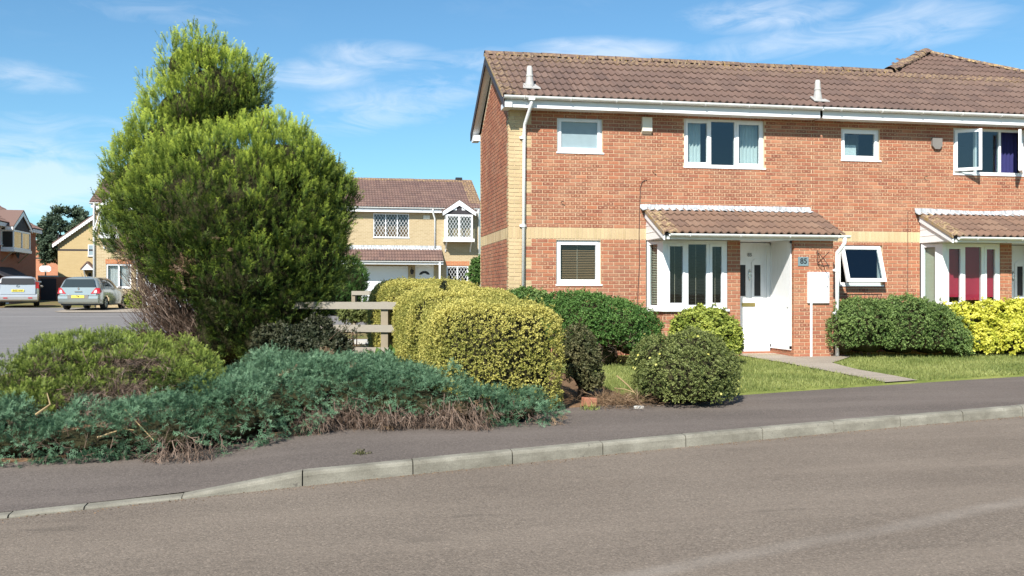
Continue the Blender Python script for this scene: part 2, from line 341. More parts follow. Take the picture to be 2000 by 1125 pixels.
# ------------------------------------------------------------------ mesh helpers
class MB:
    def __init__(s): s.v = []; s.f = []; s.tint = []; s.ring = []; s.lich = []; s.uv = []; s.has = False
    def face(s, pts, tint=0, ring=0, lich=0, uv=None):
        i = len(s.v); s.v += [tuple(p) for p in pts]; s.f.append(tuple(range(i, i+len(pts))))
        s.tint.append(tint); s.ring.append(ring); s.lich.append(lich); s.uv += uv if uv else [(0, 0)]*len(pts)
    def poly(s, verts, faces, tint=0, ring=0, lich=0):
        i = len(s.v); s.v += [tuple(p) for p in verts]
        for f in faces:
            s.f.append(tuple(i+k for k in f)); s.tint.append(tint); s.ring.append(ring); s.lich.append(lich); s.uv += [(0, 0)]*len(f)
        return s
    def box(s, x0, x1, y0, y1, z0, z1, M=None, **k):
        x0, x1 = min(x0, x1), max(x0, x1); y0, y1 = min(y0, y1), max(y0, y1); z0, z1 = min(z0, z1), max(z0, z1)
        v = [Vector(p) for p in ((x0,y0,z0),(x1,y0,z0),(x1,y1,z0),(x0,y1,z0),(x0,y0,z1),(x1,y0,z1),(x1,y1,z1),(x0,y1,z1))]
        if M is not None: v = [M @ p for p in v]
        return s.poly(v, [(0,3,2,1),(4,5,6,7),(0,1,5,4),(1,2,6,5),(2,3,7,6),(3,0,4,7)], **k)
    def prism(s, pts, axis, a, b, **k):
        # pts: outline in the two other axes; extruded along axis from a to b
        def mk(p, q): return (q, p[0], p[1]) if axis == 'x' else ((p[0], q, p[1]) if axis == 'y' else (p[0], p[1], q))
        n = len(pts); v = [mk(p, a) for p in pts]+[mk(p, b) for p in pts]
        f = [tuple(range(n))[::-1], tuple(range(n, 2*n))]+[(i, (i+1) % n, n+(i+1) % n, n+i) for i in range(n)]
        return s.poly(v, f, **k)
    def tube(s, pts, r, n=8, cap=True, **k):
        pts = [Vector(p) for p in pts]; rs = r if isinstance(r, (list, tuple)) else [r]*len(pts); V = []
        up = None
        for i, p in enumerate(pts):
            d = (pts[min(i+1, len(pts)-1)]-pts[max(i-1, 0)]).normalized()
            if up is None: up = Vector((0, 0, 1)) if abs(d.z) < .9 else Vector((1, 0, 0))
            a = d.cross(up).normalized(); b = a.cross(d).normalized(); up = b
            for j in range(n):
                t = 2*math.pi*j/n; V.append(p+rs[i]*(a*math.cos(t)+b*math.sin(t)))
        F = [(i*n+j, i*n+(j+1) % n, (i+1)*n+(j+1) % n, (i+1)*n+j) for i in range(len(pts)-1) for j in range(n)]
        if cap: F += [tuple(range(n))[::-1], tuple((len(pts)-1)*n+j for j in range(n))]
        return s.poly(V, F, **k)
    def mesh(s, name, smooth=False):
        me = bpy.data.meshes.new(name); me.from_pydata(s.v, [], s.f)
        for nm, arr in (('tint', s.tint), ('ring', s.ring), ('lich', s.lich)):
            if any(arr): me.attributes.new(nm, 'FLOAT', 'FACE').data.foreach_set('value', arr)
        if any(u != (0, 0) for u in s.uv): me.uv_layers.new(name='UVMap').data.foreach_set('uv', [c for u in s.uv for c in u])
        if smooth: me.polygons.foreach_set('use_smooth', [True]*len(s.f))
        me.update(); return me
    def build(s, name, mat, parent=None, smooth=False, fix=True):
        me = s.mesh(name, smooth)
        if fix:
            bm = bmesh.new(); bm.from_mesh(me); bmesh.ops.recalc_face_normals(bm, faces=bm.faces); bm.to_mesh(me); bm.free()
        return link(name, me, mat, parent)
def link(name, me, mat, parent=None, M=None):
    o = bpy.data.objects.new(name, me); col.objects.link(o)
    if mat and not me.materials: me.materials.append(MATS[mat])
    if parent: o.parent = parent
    if M is not None: o.matrix_basis = M
    return o
def thing(name, label, cat, loc=(0, 0, 0), group=None):
    o = bpy.data.objects.new(name, None); col.objects.link(o); o.empty_display_size = .3
    tag(o, label, cat, group); o.location = loc; return o
def tag(o, label=None, cat=None, group=None, kind=None):
    if label: o['label'] = label
    if cat: o['category'] = cat
    if group: o['group'] = group
    if kind: o['kind'] = kind
    return o
# parts of things are modelled in world space; the thing's Empty sits at its base, so undo its offset
def under(parent, o):
    o.parent = parent; o.matrix_parent_inverse = Matrix.Translation(parent.location).inverted(); return o
def part(mb, name, mat, parent, smooth=False):
    o = mb.build(name, mat, None, smooth)
    if parent.type == 'EMPTY': under(parent, o)
    else: o.parent = parent          # parent meshes carry identity transforms in world space
    return o
def text_mesh(s, size, extrude=.002):
    cu = bpy.data.curves.new('lettering', 'FONT'); cu.body = s; cu.size = size; cu.extrude = extrude; cu.align_x = 'CENTER'; cu.align_y = 'CENTER'
    cu.offset = size*.018
    o = bpy.data.objects.new('lettering', cu); col.objects.link(o); dg = bpy.context.evaluated_depsgraph_get()
    me = bpy.data.meshes.new_from_object(o.evaluated_get(dg)); bpy.data.objects.remove(o); return me

# ------------------------------------------------------------------ ground shape
KP = np.polyfit([-5.65, -4.54, -3.68, -2.8, -1.06, 1.6, 4.23, 9], [-11.5, -11.2, -10.9, -10.55, -10.09, -9.43, -8.89, -8.0], 2)
def yk(x):
    xc = min(max(x, -9), 13); y = np.polyval(KP, xc); sl = 2*KP[0]*xc+KP[1]
    return float(y+(x-xc)*sl)
def yb(x): return yk(x)+2.27+.02*max(min(x, 8), -4)
def zroad(x): return -.27+.0135*(min(max(x, -14), 22)+5.65)
def upst(x):
    if x > -3.68: return .112
    if x < -4.56: return .024
    return .024+.088*(x+4.56)/.88
def zkerb(x): return zroad(x)+upst(x)
def rise(y): return .0185*max(0, y+1.5) if y < 60 else .0185*61.5
def zlawn(x, y):
    b = yb(x); e = zkerb(x)+.05
    k = min(max((y-b)/3.0, 0), 1); k = k*k*(3-2*k)
    return e*(1-k)+0*k+rise(y)
def zpave(x, y):
    k = min(max((y-yk(x))/(yb(x)-yk(x)), 0), 1)
    return zkerb(x)*(1-k)+(zkerb(x)+.05)*k
def zg(x, y):
    if y < yk(x): return zroad(x)
    if y < yb(x): return zpave(x, y)
    return zlawn(x, y)
def structure(o): o['kind'] = 'structure'; return o
def sheet(name, mat, xs, yfun, zfun, dz=0.0):
    # grid: for each x a list of y values
    V = []; F = []; m = None
    for x in xs:
        ys = yfun(x); m = len(ys)
        for y in ys: V.append((x, y, zfun(x, y)+dz))
    for i in range(len(xs)-1):
        for j in range(m-1): F.append((i*m+j, (i+1)*m+j, (i+1)*m+j+1, i*m+j+1))
    me = bpy.data.meshes.new(name); me.from_pydata(V, [], F); me.polygons.foreach_set('use_smooth', [True]*len(F)); me.update()
    return structure(link(name, me, mat))
XS = list(np.concatenate([np.linspace(-70, -16, 12), np.linspace(-15, 20, 71), np.linspace(24, 80, 10)]))
far = [-900, -400, -200, -120]
XW = far+XS+[120, 200, 400, 900]
def zunder(x, y):
    if y < yk(x)+1.2: return zroad(x)-.16
    return zlawn(x, y)-.05 if y > yb(x)+.3 else zpave(x, y)-.12
sheet('ground', 'verge_ground', XW, lambda x: [-900, -300, -100, -40]+list(np.linspace(yk(x)-3, yk(x)+6, 19))+[6+yk(x)+k for k in (4, 8, 14, 22, 32, 44, 60, 90, 150, 300, 900)], zunder)
sheet('road', 'road_asphalt', XS, lambda x: list(np.linspace(yk(x)-14, yk(x)+.02, 15)), lambda x, y: zroad(x))
sheet('pavement', 'pavement_asphalt', XS, lambda x: list(np.linspace(yk(x)+.12, yb(x)+.05, 8)), zpave)
sheet('side_road', 'side_asphalt', [x for x in XW if -401 < x < -8.4], lambda x: list(np.linspace(yb(x)+.0, 31, 40)), zlawn, .004)
sheet('side_road', 'side_asphalt', [x for x in XS if -9.1 < x < 18], lambda x: list(np.linspace(9.5, 27.5, 20)), zlawn, .008)
def zedge(x, y): return zlawn(x, y)-(.07 if y < yb(x)-.005 else 0)
sheet('planting_bed', 'soil', [x for x in XS if -8.6 < x < 1.1], lambda x: [yb(x)-.03]+list(np.linspace(yb(x), 1.6, 24)), zedge, .012)
sheet('lawn', 'turf', list(np.linspace(.2, 20, 67)), lambda x: [yb(x)-.02]+list(np.linspace(yb(x), -.05, 22)), zedge, .024)
# concrete path to the front door with a landing
def path_sheet():
    L = [(4.58, -.02), (4.62, -1.05), (4.62, -2.4), (4.42, -4.2), (4.08, yb(4.08)+.0)]
    Rr = [(6.95, -.02), (6.6, -1.2), (5.45, -2.6), (5.0, -4.3), (4.66, yb(4.66)+.0)]
    V = []; F = []
    for i in range(len(L)-1):
        for k in range(5):
            a = k/5
            V.append((L[i][0]*(1-a)+L[i+1][0]*a, L[i][1]*(1-a)+L[i+1][1]*a)); V.append((Rr[i][0]*(1-a)+Rr[i+1][0]*a, Rr[i][1]*(1-a)+Rr[i+1][1]*a))
    V.append(L[-1]); V.append(Rr[-1])
    F = [(2*i, 2*i+1, 2*i+3, 2*i+2) for i in range(len(V)//2-1)]
    me = bpy.data.meshes.new('path'); me.from_pydata([(x, y, zlawn(x, y)+.042) for x, y in V], [], F); me.update()
    structure(link('path', me, 'path_concrete'))
path_sheet()
# kerb stones
kb = MB()
for i in range(60):
    x0 = -16+i*.6; x1 = x0+.6
    kb.face([(x0, yk(x0)-.0, zroad(x0)-.1), (x1, yk(x1), zroad(x1)-.1), (x1, yk(x1)+.14, zkerb(x1)-.03), (x0, yk(x0)+.14, zkerb(x0)-.03)])
kerb = structure(kb.build('kerb', 'kerb_concrete'))
xs = [-4.56]
while xs[-1] < 13: xs.append(xs[-1]+(.9 if xs[-1] > -4 else .88))
left = [-4.56, -5.2, -5.66]
while left[-1] > -14: left.append(left[-1]-.85)
xs = left[::-1][:-1]+xs
def kerb_stone(x0, x1):
    g = .006; x0 += g; x1 -= g*random.random(); dz = random.uniform(-.004, .004); dy = random.uniform(-.004, .004); mb = MB(); n = 5; V = []
    for i in range(n+1):
        x = x0+(x1-x0)*i/n; y = yk(x)+dy; zt = zkerb(x)+dz; zb = zroad(x)-.06; c = min(.03, upst(x)*.6)
        V += [(x, y, zb), (x, y+.006, zt-c), (x, y+.014, zt-c*.4), (x, y+.034, zt), (x, y+.128, zt+.003), (x, y+.13, zb)]
    F = [(i*6+j, (i+1)*6+j, (i+1)*6+j+1, i*6+j+1) for i in range(n) for j in range(5)]+[(0, 1, 2, 3, 4, 5), tuple(n*6+j for j in range(6))[::-1]]
    mb.poly(V, F); o = mb.build('kerb_stone', 'kerb_concrete', kerb); return o
for a, b in zip(xs[:-1], xs[1:]): kerb_stone(a, b)

# ------------------------------------------------------------------ building helpers
def subtract(iv, cuts):
    out = [iv]
    for a, b in cuts:
        nx = []
        for p, q in out:
            if b <= p or a >= q: nx.append((p, q)); continue
            if a > p: nx.append((p, a))
            if b < q: nx.append((b, q))
        out = nx
    return out
def brick_mesh(w_, h_, proud=.008, ring=0.0, tint=0.0, uvw=1.0):
    mb = MB(); add_brick(mb, lambda u, z, n: (u, -n, z), 0, w_, 0, h_, proud, tint, ring, uvw); return mb.mesh('brick')
def add_brick(mb, F, u0, u1, z0, z1, proud, tint, ring, uvw=1.0):
    b = .003
    a = [F(u0, z0, -.01), F(u1, z0, -.01), F(u1, z1, -.01), F(u0, z1, -.01)]
    c = [F(u0+b, z0+b, proud), F(u1-b, z0+b, proud), F(u1-b, z1-b, proud), F(u0+b, z1-b, proud)]
    mb.face(c, tint, ring, 0, [(0.001, 0.001), (uvw, 0.001), (uvw, 1), (0.001, 1)])
    for i in range(4):
        j = (i+1) % 4; mb.face([a[i], a[j], c[j], c[i]], tint, 0, 0, [(.001, .001)]*4)
BRICK_SHARED = {}
def brick_wall(wall, O, ud, nd, width, z0, z1, openings=(), quoin=None, band=None, indiv=None, phase=0, top=None, allbuff=False, ringp=.35, flip=False, left=None):
    """bricks on a plane: O corner, ud along, nd outward. openings (u0,u1,z0,z1); top(u)->z limit for gables"""
    O = Vector(O); ud = Vector(ud); nd = Vector(nd)
    F = lambda u, z, n: O+ud*u+Vector((0, 0, z))+nd*n
    red, buff = MB(), MB(); H = .075; count = 0
    courses = []
    if band:
        z = band[0]-H; 
        while z > z0-H: courses.append((z, z+H-.01, 's')); z -= H
        courses.append((band[0], band[1]-.01, 'b')); z = band[1]
        while z < z1: courses.append((z, min(z+H-.01, z1), 's')); z += H
    else:
        z = z1-H
        while z > z0-H: courses.append((z, z+H-.01, 's')); z -= H
    courses.sort()
    for ci, (za, zb, ty) in enumerate(courses):
        za = max(za, z0); 
        if zb-za < .012: continue
        zm = (za+zb)/2
        cuts = [(o[0]-.005, o[1]+.005) for o in openings if o[2] < zm < o[3]]
        q = 0
        if quoin: q = quoin[0] if (ci//3) % 2 else quoin[1]
        pitch = .225 if ty == 's' else .075
        u = -(phase+(.1125 if ci % 2 and ty == 's' else 0)) % pitch - pitch
        lim0, lim1 = (0, width)
        if top is not None:
            lim0, lim1 = top(zm)
            if lim1-lim0 < .03: continue
        while u < width:
            a0, b0 = u, u+pitch-.01; u += pitch
            a1, b1 = max(a0, lim0), min(b0, lim1)
            if b1-a1 < .025: continue
            segs = subtract((a1, b1), cuts)
            for p, r in segs:
                if r-p < .025: continue
                pieces = [(p, r)]
                if q and p < q < r: pieces = [(p, q-.005), (q+.005, r)]
                for p2, r2 in pieces:
                    if r2-p2 < .02: continue
                    isb = allbuff or ty == 'b' or (q and (p2+r2)/2 < q)
                    ring = 0
                    if not isb and random.random() < (ringp if zm < 2.6 else min(.95, ringp*2.2)): ring = random.uniform(.5, 1)
                    full = abs(r2-p2-.215) < .002
                    if indiv and full and not isb and ty == 's' and count < 300 and indiv(p2, zm):
                        key = ('r' if ring else 'p')
                        if key not in BRICK_SHARED: BRICK_SHARED[key] = brick_mesh(.215, .065, .008, .8 if ring else 0, 0.0)
                        me = BRICK_SHARED[key]
                        o = link('brick', me, 'red_brick', wall, Matrix.Translation(F(p2, za, 0)+nd*random.uniform(-.001, .002))); count += 1
                    else:
                        add_brick(buff if isb else red, F, p2, r2, za, zb, .008+random.uniform(-.0015, .002), random.random(), ring, (r2-p2)/.215)
    for mb, mat in ((red, 'red_brick'), (buff, 'buff_brick')):
        if mb.v:
            o = mb.build('brick_courses', mat, wall, fix=False); o['kind'] = 'stuff'
def mortar_plane(mb, O, ud, width, z0, z1, openings=(), depth=.1, nd=None, reveal=None):
    """flat backing with openings cut out, reveals turned inwards"""
    O = Vector(O); ud = Vector(ud); nd = Vector(nd)
    us = sorted({0, width, *[max(0, min(width, o[k])) for o in openings for k in (0, 1)]}); zs = sorted({z0, z1, *[max(z0, min(z1, o[k])) for o in openings for k in (2, 3)]})
    F = lambda u, z, n=0: O+ud*u+Vector((0, 0, z))+nd*n
    for i in range(len(us)-1):
        for j in range(len(zs)-1):
            um, zm = (us[i]+us[i+1])/2, (zs[j]+zs[j+1])/2
            if any(o[0] < um < o[1] and o[2] < zm < o[3] for o in openings): continue
            mb.face([F(us[i], zs[j]), F(us[i+1], zs[j]), F(us[i+1], zs[j+1]), F(us[i], zs[j+1])])
    for o in openings:
        c = [(o[0], o[2]), (o[1], o[2]), (o[1], o[3]), (o[0], o[3])]
        for k in range(4):
            a, b = c[k], c[(k+1) % 4]; mb.face([F(*a), F(*b), F(*b, -depth), F(*a, -depth)])

TILE = {}
def tile_mesh(w_=.3, g=.345, rolls=2, h=.034, lich=0.0, coarse=False):
    key = (w_, g, rolls, h, round(lich, 1), coarse)
    if key in TILE: return TILE[key]
    n = (4 if coarse else 6)*rolls; V = []; F = []
    def prof(x): return h*max(0.0, math.cos(2*math.pi*(x/w_*rolls-.3)))**.7
    xs_ = [w_*i/n for i in range(n+1)]; L = g+.055
    for x in xs_: V += [(x, 0, prof(x)+.012), (x, 0, prof(x)+.036), (x, L, prof(x)+.006)]
    for i in range(n):
        a, b = 3*i, 3*(i+1); F += [(a, b, b+1, a+1), (a+1, b+1, b+2, a+2)]
    mb = MB(); mb.poly(V, F, 0, 0, lich); TILE[key] = (mb, mb.mesh('roof_tile')); return TILE[key]
def tile_roof(roof, name, mat, O, ud, vd, ncol, nrow, ok=None, maxind=300, lich=None, w_=.3, g=.345, jit=1.0, coarse=False):
    """overlapping rolled tiles; O eave start, ud along eave, vd up the slope"""
    ud = Vector(ud).normalized(); vd = Vector(vd).normalized(); nd = ud.cross(vd)
    joined = MB(); cnt = 0; cells = [(j, i) for j in range(nrow) for i in range(ncol)]
    for j, i in cells:
        u, v = i*w_, j*g
        if ok and not ok(u+w_/2, v+g/2): continue
        li = lich(u, v) if lich else 0.0
        mb, me = tile_mesh(w_, g, 2, .034, li, coarse)
        slip = jit*random.uniform(-.008, .006)-(jit*.05 if random.random() < .006 else 0)
        P = Vector(O)+ud*u+vd*(v+slip)+nd*jit*random.uniform(0, .004)
        rz = jit*random.gauss(0, .006)
        M = Matrix.Translation(P) @ Matrix((ud, vd, nd)).transposed().to_4x4() @ Matrix.Rotation(rz, 4, 'Z')
        if cnt < maxind: link(name, me, mat, roof, M); cnt += 1
        else:
            joined.poly([M @ Vector(p) for p in mb.v], mb.f, random.random(), 0, li)
    if joined.v:
        o = joined.build('tile_courses', mat, roof, fix=False); o['kind'] = 'stuff'
def ridge_tiles(roof, A, B, mat, r=.12, step=.42, lich=.4, name='ridge_tile'):
    A, B = Vector(A), Vector(B); d = (B-A); n = max(1, round(d.length/step)); d /= n; dn = d.normalized()
    side = dn.cross(Vector((0, 0, 1))).normalized(); up = side.cross(dn)
    L = d.length
    mb = MB(); V = []; k = 8
    for q, (yy, rr) in enumerate(((0, r), (L*.97, r*.97))):
        for j in range(k+1):
            t = math.pi*j/k; V.append((rr*math.cos(t), yy, rr*.75*math.sin(t)))
    mb.poly(V, [(j, j+1, k+2+j, k+1+j) for j in range(k)], 0, 0, lich)
    me = mb.mesh('ridge_tile')
    for i in range(n):
        M = Matrix.Translation(A+d*i+Vector((0, 0, random.uniform(-.008, .008)))) @ Matrix((side, dn, up)).transposed().to_4x4()
        link(name, me, mat, roof, M)

def frame_rect(mb, s0, s1, z0, z1, t, y0, y1, M=None, tb=None):
    tb = tb or t
    mb.box(s0, s0+t, y0, y1, z0, z1, M); mb.box(s1-t, s1, y0, y1, z0, z1, M)
    mb.box(s0+t, s1-t, y0+.002, y1, z0, z0+tb, M); mb.box(s0+t, s1-t, y0+.002, y1, z1-t, z1, M)
def window(house, s0, s1, z0, z1, y, splits=(), sashes=None, pane='glass', sill=True, name='window', lattice=False, label=None, t=.05, skip=(), M=None):
    """upvc window facing -y; sashes: indices of lights carrying a second (opening) frame"""
    fm = MB(); xs_ = [s0]+[s0+(s1-s0)*k for k in splits]+[s1]; n = len(xs_)-1
    frame_rect(fm, s0, s1, z0, z1, t, y, y+.07, M)
    for x in xs_[1:-1]: fm.box(x-t*.5, x+t*.5, y+.001, y+.069, z0+t, z1-t, M)
    panes = []
    for i in range(n):
        a = xs_[i]+(t if i == 0 else t*.5); b = xs_[i+1]-(t if i == n-1 else t*.5); zz0, zz1 = z0+t, z1-t
        if i in skip: panes.append(None); continue
        if sashes is None or i in sashes:
            frame_rect(fm, a-.008, b+.008, zz0-.008, zz1+.008, .05, y-.014, y+.05, M); a += .042; b -= .042; zz0 += .042; zz1 -= .042
        panes.append((a, b, zz0, zz1))
    wo_ = part(fm, name, 'white_upvc', house)
    if label: wo_['label'] = label
    for p in panes:
        if not p: continue
        pm = MB(); pm.box(p[0], p[1], y+.024, y+.03, p[2], p[3], M); part(pm, 'pane', pane, wo_)
        if lattice:
            lm = MB(); a, b, c, d = p; w_, h_ = b-a, d-c; st = .16
            def clipline(x0, z0_, sg):
                pts = []
                for tt in np.linspace(-3, 3, 241):
                    X, Z = x0+tt*.62, z0_+sg*tt
                    if a <= X <= b and c <= Z <= d: pts.append((X, Z))
                return (pts[0], pts[-1]) if len(pts) > 2 else None
            for k in range(-14, 15):
                for sg in (1, -1):
                    q = clipline((a+b)/2+k*st, (c+d)/2, sg)
                    if q: lm.tube([(q[0][0], y+.012, q[0][1]), (q[1][0], y+.012, q[1][1])], .0075, 4)
            if lm.v: part(lm, 'lead_lattice', 'white_paint', wo_)
    if sill:
        sm = MB(); sm.box(s0-.02, s1+.03, y-.07, y+.02, z0-.032, z0-.002, M); part(sm, 'sill', 'white_upvc', wo_)
    wo_['panes'] = str(len(panes)); del wo_['panes']
    return wo_, panes
def venetian(wo_, p, y, mat, pitch=.03, name='venetian_blind', ang=.5):
    mb = MB(); z = p[2]+.01
    while z < p[3]-.005:
        mb.face([(p[0]+.004, y, z), (p[1]-.004, y, z), (p[1]-.004, y+.022, z+.022*ang), (p[0]+.004, y+.022, z+.022*ang)]); z += pitch
    return part(mb, name, mat, wo_)
def curtain(wo_, x0, x1, z0, z1, y, mat, folds=6, name='curtain', amp=.02):
    mb = MB(); n = folds*6; V = []; F = []
    for i in range(n+1):
        x = x0+(x1-x0)*i/n; yy = y+amp*math.sin(i/n*folds*2*math.pi)
        V += [(x, yy, z0), (x, yy, z1)]
    F = [(2*i, 2*i+2, 2*i+3, 2*i+1) for i in range(n)]
    mb.poly(V, F); return part(mb, name, mat, wo_)
def downpipe(house, pts, r=.034, shoe=True, mat='gutter_plastic', name='downpipe', clips=()):
    mb = MB(); mb.tube(pts, r, 10)
    o = part(mb, name, mat, house, True)
    for z in clips:
        c = MB(); p = pts[-1]; c.tube([(p[0], p[1], z-.03), (p[0], p[1], z+.03)], r*1.3, 10); c.box(p[0]-r*1.9, p[0]+r*1.9, p[1]+.01, p[1]+.04, z-.02, z+.02); part(c, 'pipe_clip', mat, o)
    return o
def gutter(house, x0, x1, y, z, r=.058, mat='gutter_plastic', bracket=.92, ax='x'):
    mb = MB(); k = 9; V = []; 
    for q, x in enumerate((x0, x1)):
        for rr in (r, r-.006):
            for j in range(k+1):
                t = math.pi+math.pi*j/k; V.append((x, y+rr*math.cos(t), z+rr*math.sin(t)))
    m = k+1; F = []
    for j in range(k): F += [(j, j+1, 2*m+j+1, 2*m+j), (m+j, 3*m+j, 3*m+j+1, m+j+1)]
    F += [(0, 2*m, 3*m, m), (k, m+k, 3*m+k, 2*m+k)]
    F += [(j, j+1, m+j+1, m+j) for j in range(k)]+[(2*m+j, 3*m+j, 3*m+j+1, 2*m+j+1) for j in range(k)]
    mb.poly(V, F); o = part(mb, 'gutter', mat, house, False)
    x = x0+.4
    while x < x1:
        b = MB(); b.tube([(x, y+(r+.008)*math.cos(t), z+(r+.008)*math.sin(t)) for t in np.linspace(math.pi*1.0, math.pi*1.95, 7)], .009, 4)
        part(b, 'gutter_bracket', mat, o); x += bracket
    return o

# ------------------------------------------------------------------ the two brick houses of the terrace
PITCH = math.atan(.6); VD = Vector((0, math.cos(PITCH), math.sin(PITCH)))
EY, EZ = -.42, 5.085           # tile eave line
RY, RZ = 1.80, EZ+.6*(1.80+.42)
BX = 6.42                       # party line between the houses
BAND = (2.375, 2.60)
SOF = 4.885
def rect(*a): return a
W1 = (.97, 1.90, 4.10, 4.80); W2 = (3.62, 5.36, 3.875, 4.86); W5 = (.955, 1.865, 1.475, 2.35)
OFF = 6.1
W3 = (7.09, 7.97, 4.10, 4.75); W4 = (9.71, 11.46, 3.865, 4.85); W6 = (7.05, 8.03, 1.47, 2.33)
def build_house(x0, x1, label, wins, dx, first):
    H = thing('terraced_house', label, 'house', (x0, 0, 0))
    bay = (2.81+dx, 4.32+dx, .97, 2.34); doorop = (4.59+dx, 5.47+dx, .06, 2.3)
    ops = [(w_[0]-x0, w_[1]-x0, w_[2], w_[3]) for w_ in wins]+[(bay[0]-x0, 5.47+dx-x0, 0.0, 2.42)]
    wl = MB(); mortar_plane(wl, (x0, 0, 0), (1, 0, 0), x1-x0, -.3, SOF+.06, [(o[0], o[1], o[2] if o[2] > 0 else -.2, o[3]) for o in ops], .13, (0, -1, 0))
    if first:   # gable wall, facing -x
        D = 3.62; gb = [(0, -.3), (D, -.3), (D, EZ-.18+.0), (D/2, RZ-.16), (0, EZ-.18)]
        wl.face([(x0, p, z) for p, z in gb])
    wl.face([(x1, 0, -.3), (x1, 3.62, -.3), (x1, 3.62, 5), (x1, 0, 5)]); wl.face([(x0, 3.62, -.3), (x1, 3.62, -.3), (x1, 3.62, 5), (x0, 3.62, 5)])
    wall = part(wl, 'wall', 'mortar', H)
    brick_wall(wall, (x0, 0, 0), (1, 0, 0), (0, -1, 0), x1-x0, 0, SOF+.03, ops, (.335, .448) if first else None, BAND,
               indiv=lambda u, z: (1.05 < z < 2.33 and u > .45) if first else (u > .3 and z > 1.1), phase=0 if first else .06)
    if first:
        def gl(z):
            if z < EZ-.2: return (0, 3.62)
            k = (z-(EZ-.2))/.6; return (max(0, k), min(3.62, 3.62-k))
        # u runs from the back corner to the front one
        brick_wall(wall, (x0, 3.62, 0), (0, -1, 0), (-1, 0, 0), 3.62, 0, RZ-.2, (), None, BAND, phase=.03, top=gl, ringp=.05)
        qb = MB(); z = 0; ci = 0
        while z < SOF-.02:
            q = .11 if (ci//3) % 2 else .19
            add_brick(qb, lambda u, zz, n: Vector((x0-n-.003, -u, zz)), -q, -.0, z, z+.065, .008, random.random(), 0)
            add_brick(qb, lambda u, zz, n: Vector((x0-n-.003, 3.62-u, zz)), 0, q*.7, z, z+.065, .008, random.random(), 0)
            z += .075; ci += 1
        o = qb.build('quoin_bricks', 'buff_brick', wall, fix=False); o['kind'] = 'stuff'
    # dim rooms behind the windows
    rm = MB(); rm.box(x0+.15, x1-.15, .16, 3.3, -.05, 2.5); rm.box(x0+.15, x1-.15, .16, 3.3, 2.6, 5.0)
    rmo = MB()
    for za, zb in ((-.05, 2.5), (2.58, 5.0)):
        a, b, c, d = x0+.15, x1-.15, .14, 3.3
        rmo.face([(a, d, za), (b, d, za), (b, d, zb), (a, d, zb)]); rmo.face([(a, c, za), (b, c, za), (b, d, za), (a, d, za)])
        rmo.face([(a, c, zb), (b, c, zb), (b, d, zb), (a, d, zb)]); rmo.face([(a, c, za), (a, d, za), (a, d, zb), (a, c, zb)]); rmo.face([(b, c, za), (b, d, za), (b, d, zb), (b, c, zb)])
    part(rmo, 'room', 'room_wall', H)
    # ---- eaves
    ex0 = x0-(.2 if first else 0); ex1 = x1
    fb = MB(); fb.box(ex0+.06, ex1, -.36, -.338, SOF-.005, EZ-.02); part(fb, 'fascia', 'white_paint', H)
    sb = MB(); sb.box(ex0+.06, ex1, -.337, .0, SOF+.01, SOF+.025); part(sb, 'soffit', 'white_paint', H)
    gutter(H, ex0+.02, ex1, -.432, EZ+.002, .06)
    # ---- roof
    rs = MB()
    th = .05
    def slab(px0, px1, y0_, y1_, z0_, z1_): rs.prism([(y0_, z0_), (y1_, z1_), (y1_, z1_-th), (y0_, z0_-th)], 'x', px0, px1)
    slab(ex0+.03, ex1, EY+.06, RY, EZ+.0, RZ-.035)
    slab(ex0+.03, ex1, 2*RY-EY-.06, RY, EZ, RZ-.035)
    roof = part(rs, 'roof', 'barge_wood', H)
    w_ = (ex1-ex0)/round((ex1-ex0)/.3)
    rows = int((RY-EY)/math.cos(PITCH)/.335)
    g = (RY-EY)/math.cos(PITCH)/(rows+.15)
    def lich(u, v):
        return .35 if v > g*(rows-1.2) or (first and u < .3) else (.1 if v > g*(rows-2.2) or (first and u < .6) else 0.0)
    nmain = int(round((ex1-ex0)/w_))
    ml = (lambda u, v: lich(u, v) if u < 3.0-OFF+OFF or v < g*(rows-1) else 0) if not first else lich
    tile_roof(roof, 'roof_tile', 'roof_tile', (ex0, EY, EZ), (1, 0, 0), VD, nmain, rows, None, 300, lich, w_, g)
    return H, wall, roof, w_, g, rows

H1, wall1, roof1, tw, tg, trows = build_house(0, BX, 'red brick end-of-row house number 85 with white framed porch bay and gable wall', [W1, W2, W5], 0, True)
H2, wall2, roof2, tw2, tg2, _ = build_house(BX, 17.0, 'red brick house adjoining number 85, with red blinds and a taller hipped roof', [W3, W4, W6], OFF, False)

# gable trim: dark barge boards, white verge soffit, mortar verge, rear slope
bg_ = MB()
for s_ in (-1, 1):
    y0_, y1_ = (EY, RY) if s_ < 0 else (2*RY-EY, RY)
    bg_.prism([(y0_, EZ-.02), (y1_, RZ-.03), (y1_, RZ-.22), (y0_, EZ-.20)], 'x', -.19, -.165)
part(bg_, 'barge_board', 'barge_wood', H1)
vs = MB()
for s_ in (-1, 1):
    y0_, y1_ = (EY+.05, RY) if s_ < 0 else (2*RY-EY-.05, RY)
    vs.prism([(y0_, EZ-.15), (y1_, RZ-.17), (y1_, RZ-.185), (y0_, EZ-.165)], 'x', -.164, -.012)
vs.box(-.16, -.01, -.40, -.0, SOF-.01, SOF+.09); vs.box(-.16, -.01, 3.63, 4.0, SOF-.04, SOF+.09)
part(vs, 'verge_soffit', 'white_paint', H1)
vm = MB(); vm.prism([(EY+.03, EZ+.045), (RY, RZ+.02), (RY, RZ-.03), (EY+.03, EZ-.02)], 'x', -.205, -.18); part(vm, 'verge_mortar', 'mortar_verge', H1)
gutter(H1, -.16, BX, 2*RY-EY+.03, EZ-.03, .06, bracket=50)
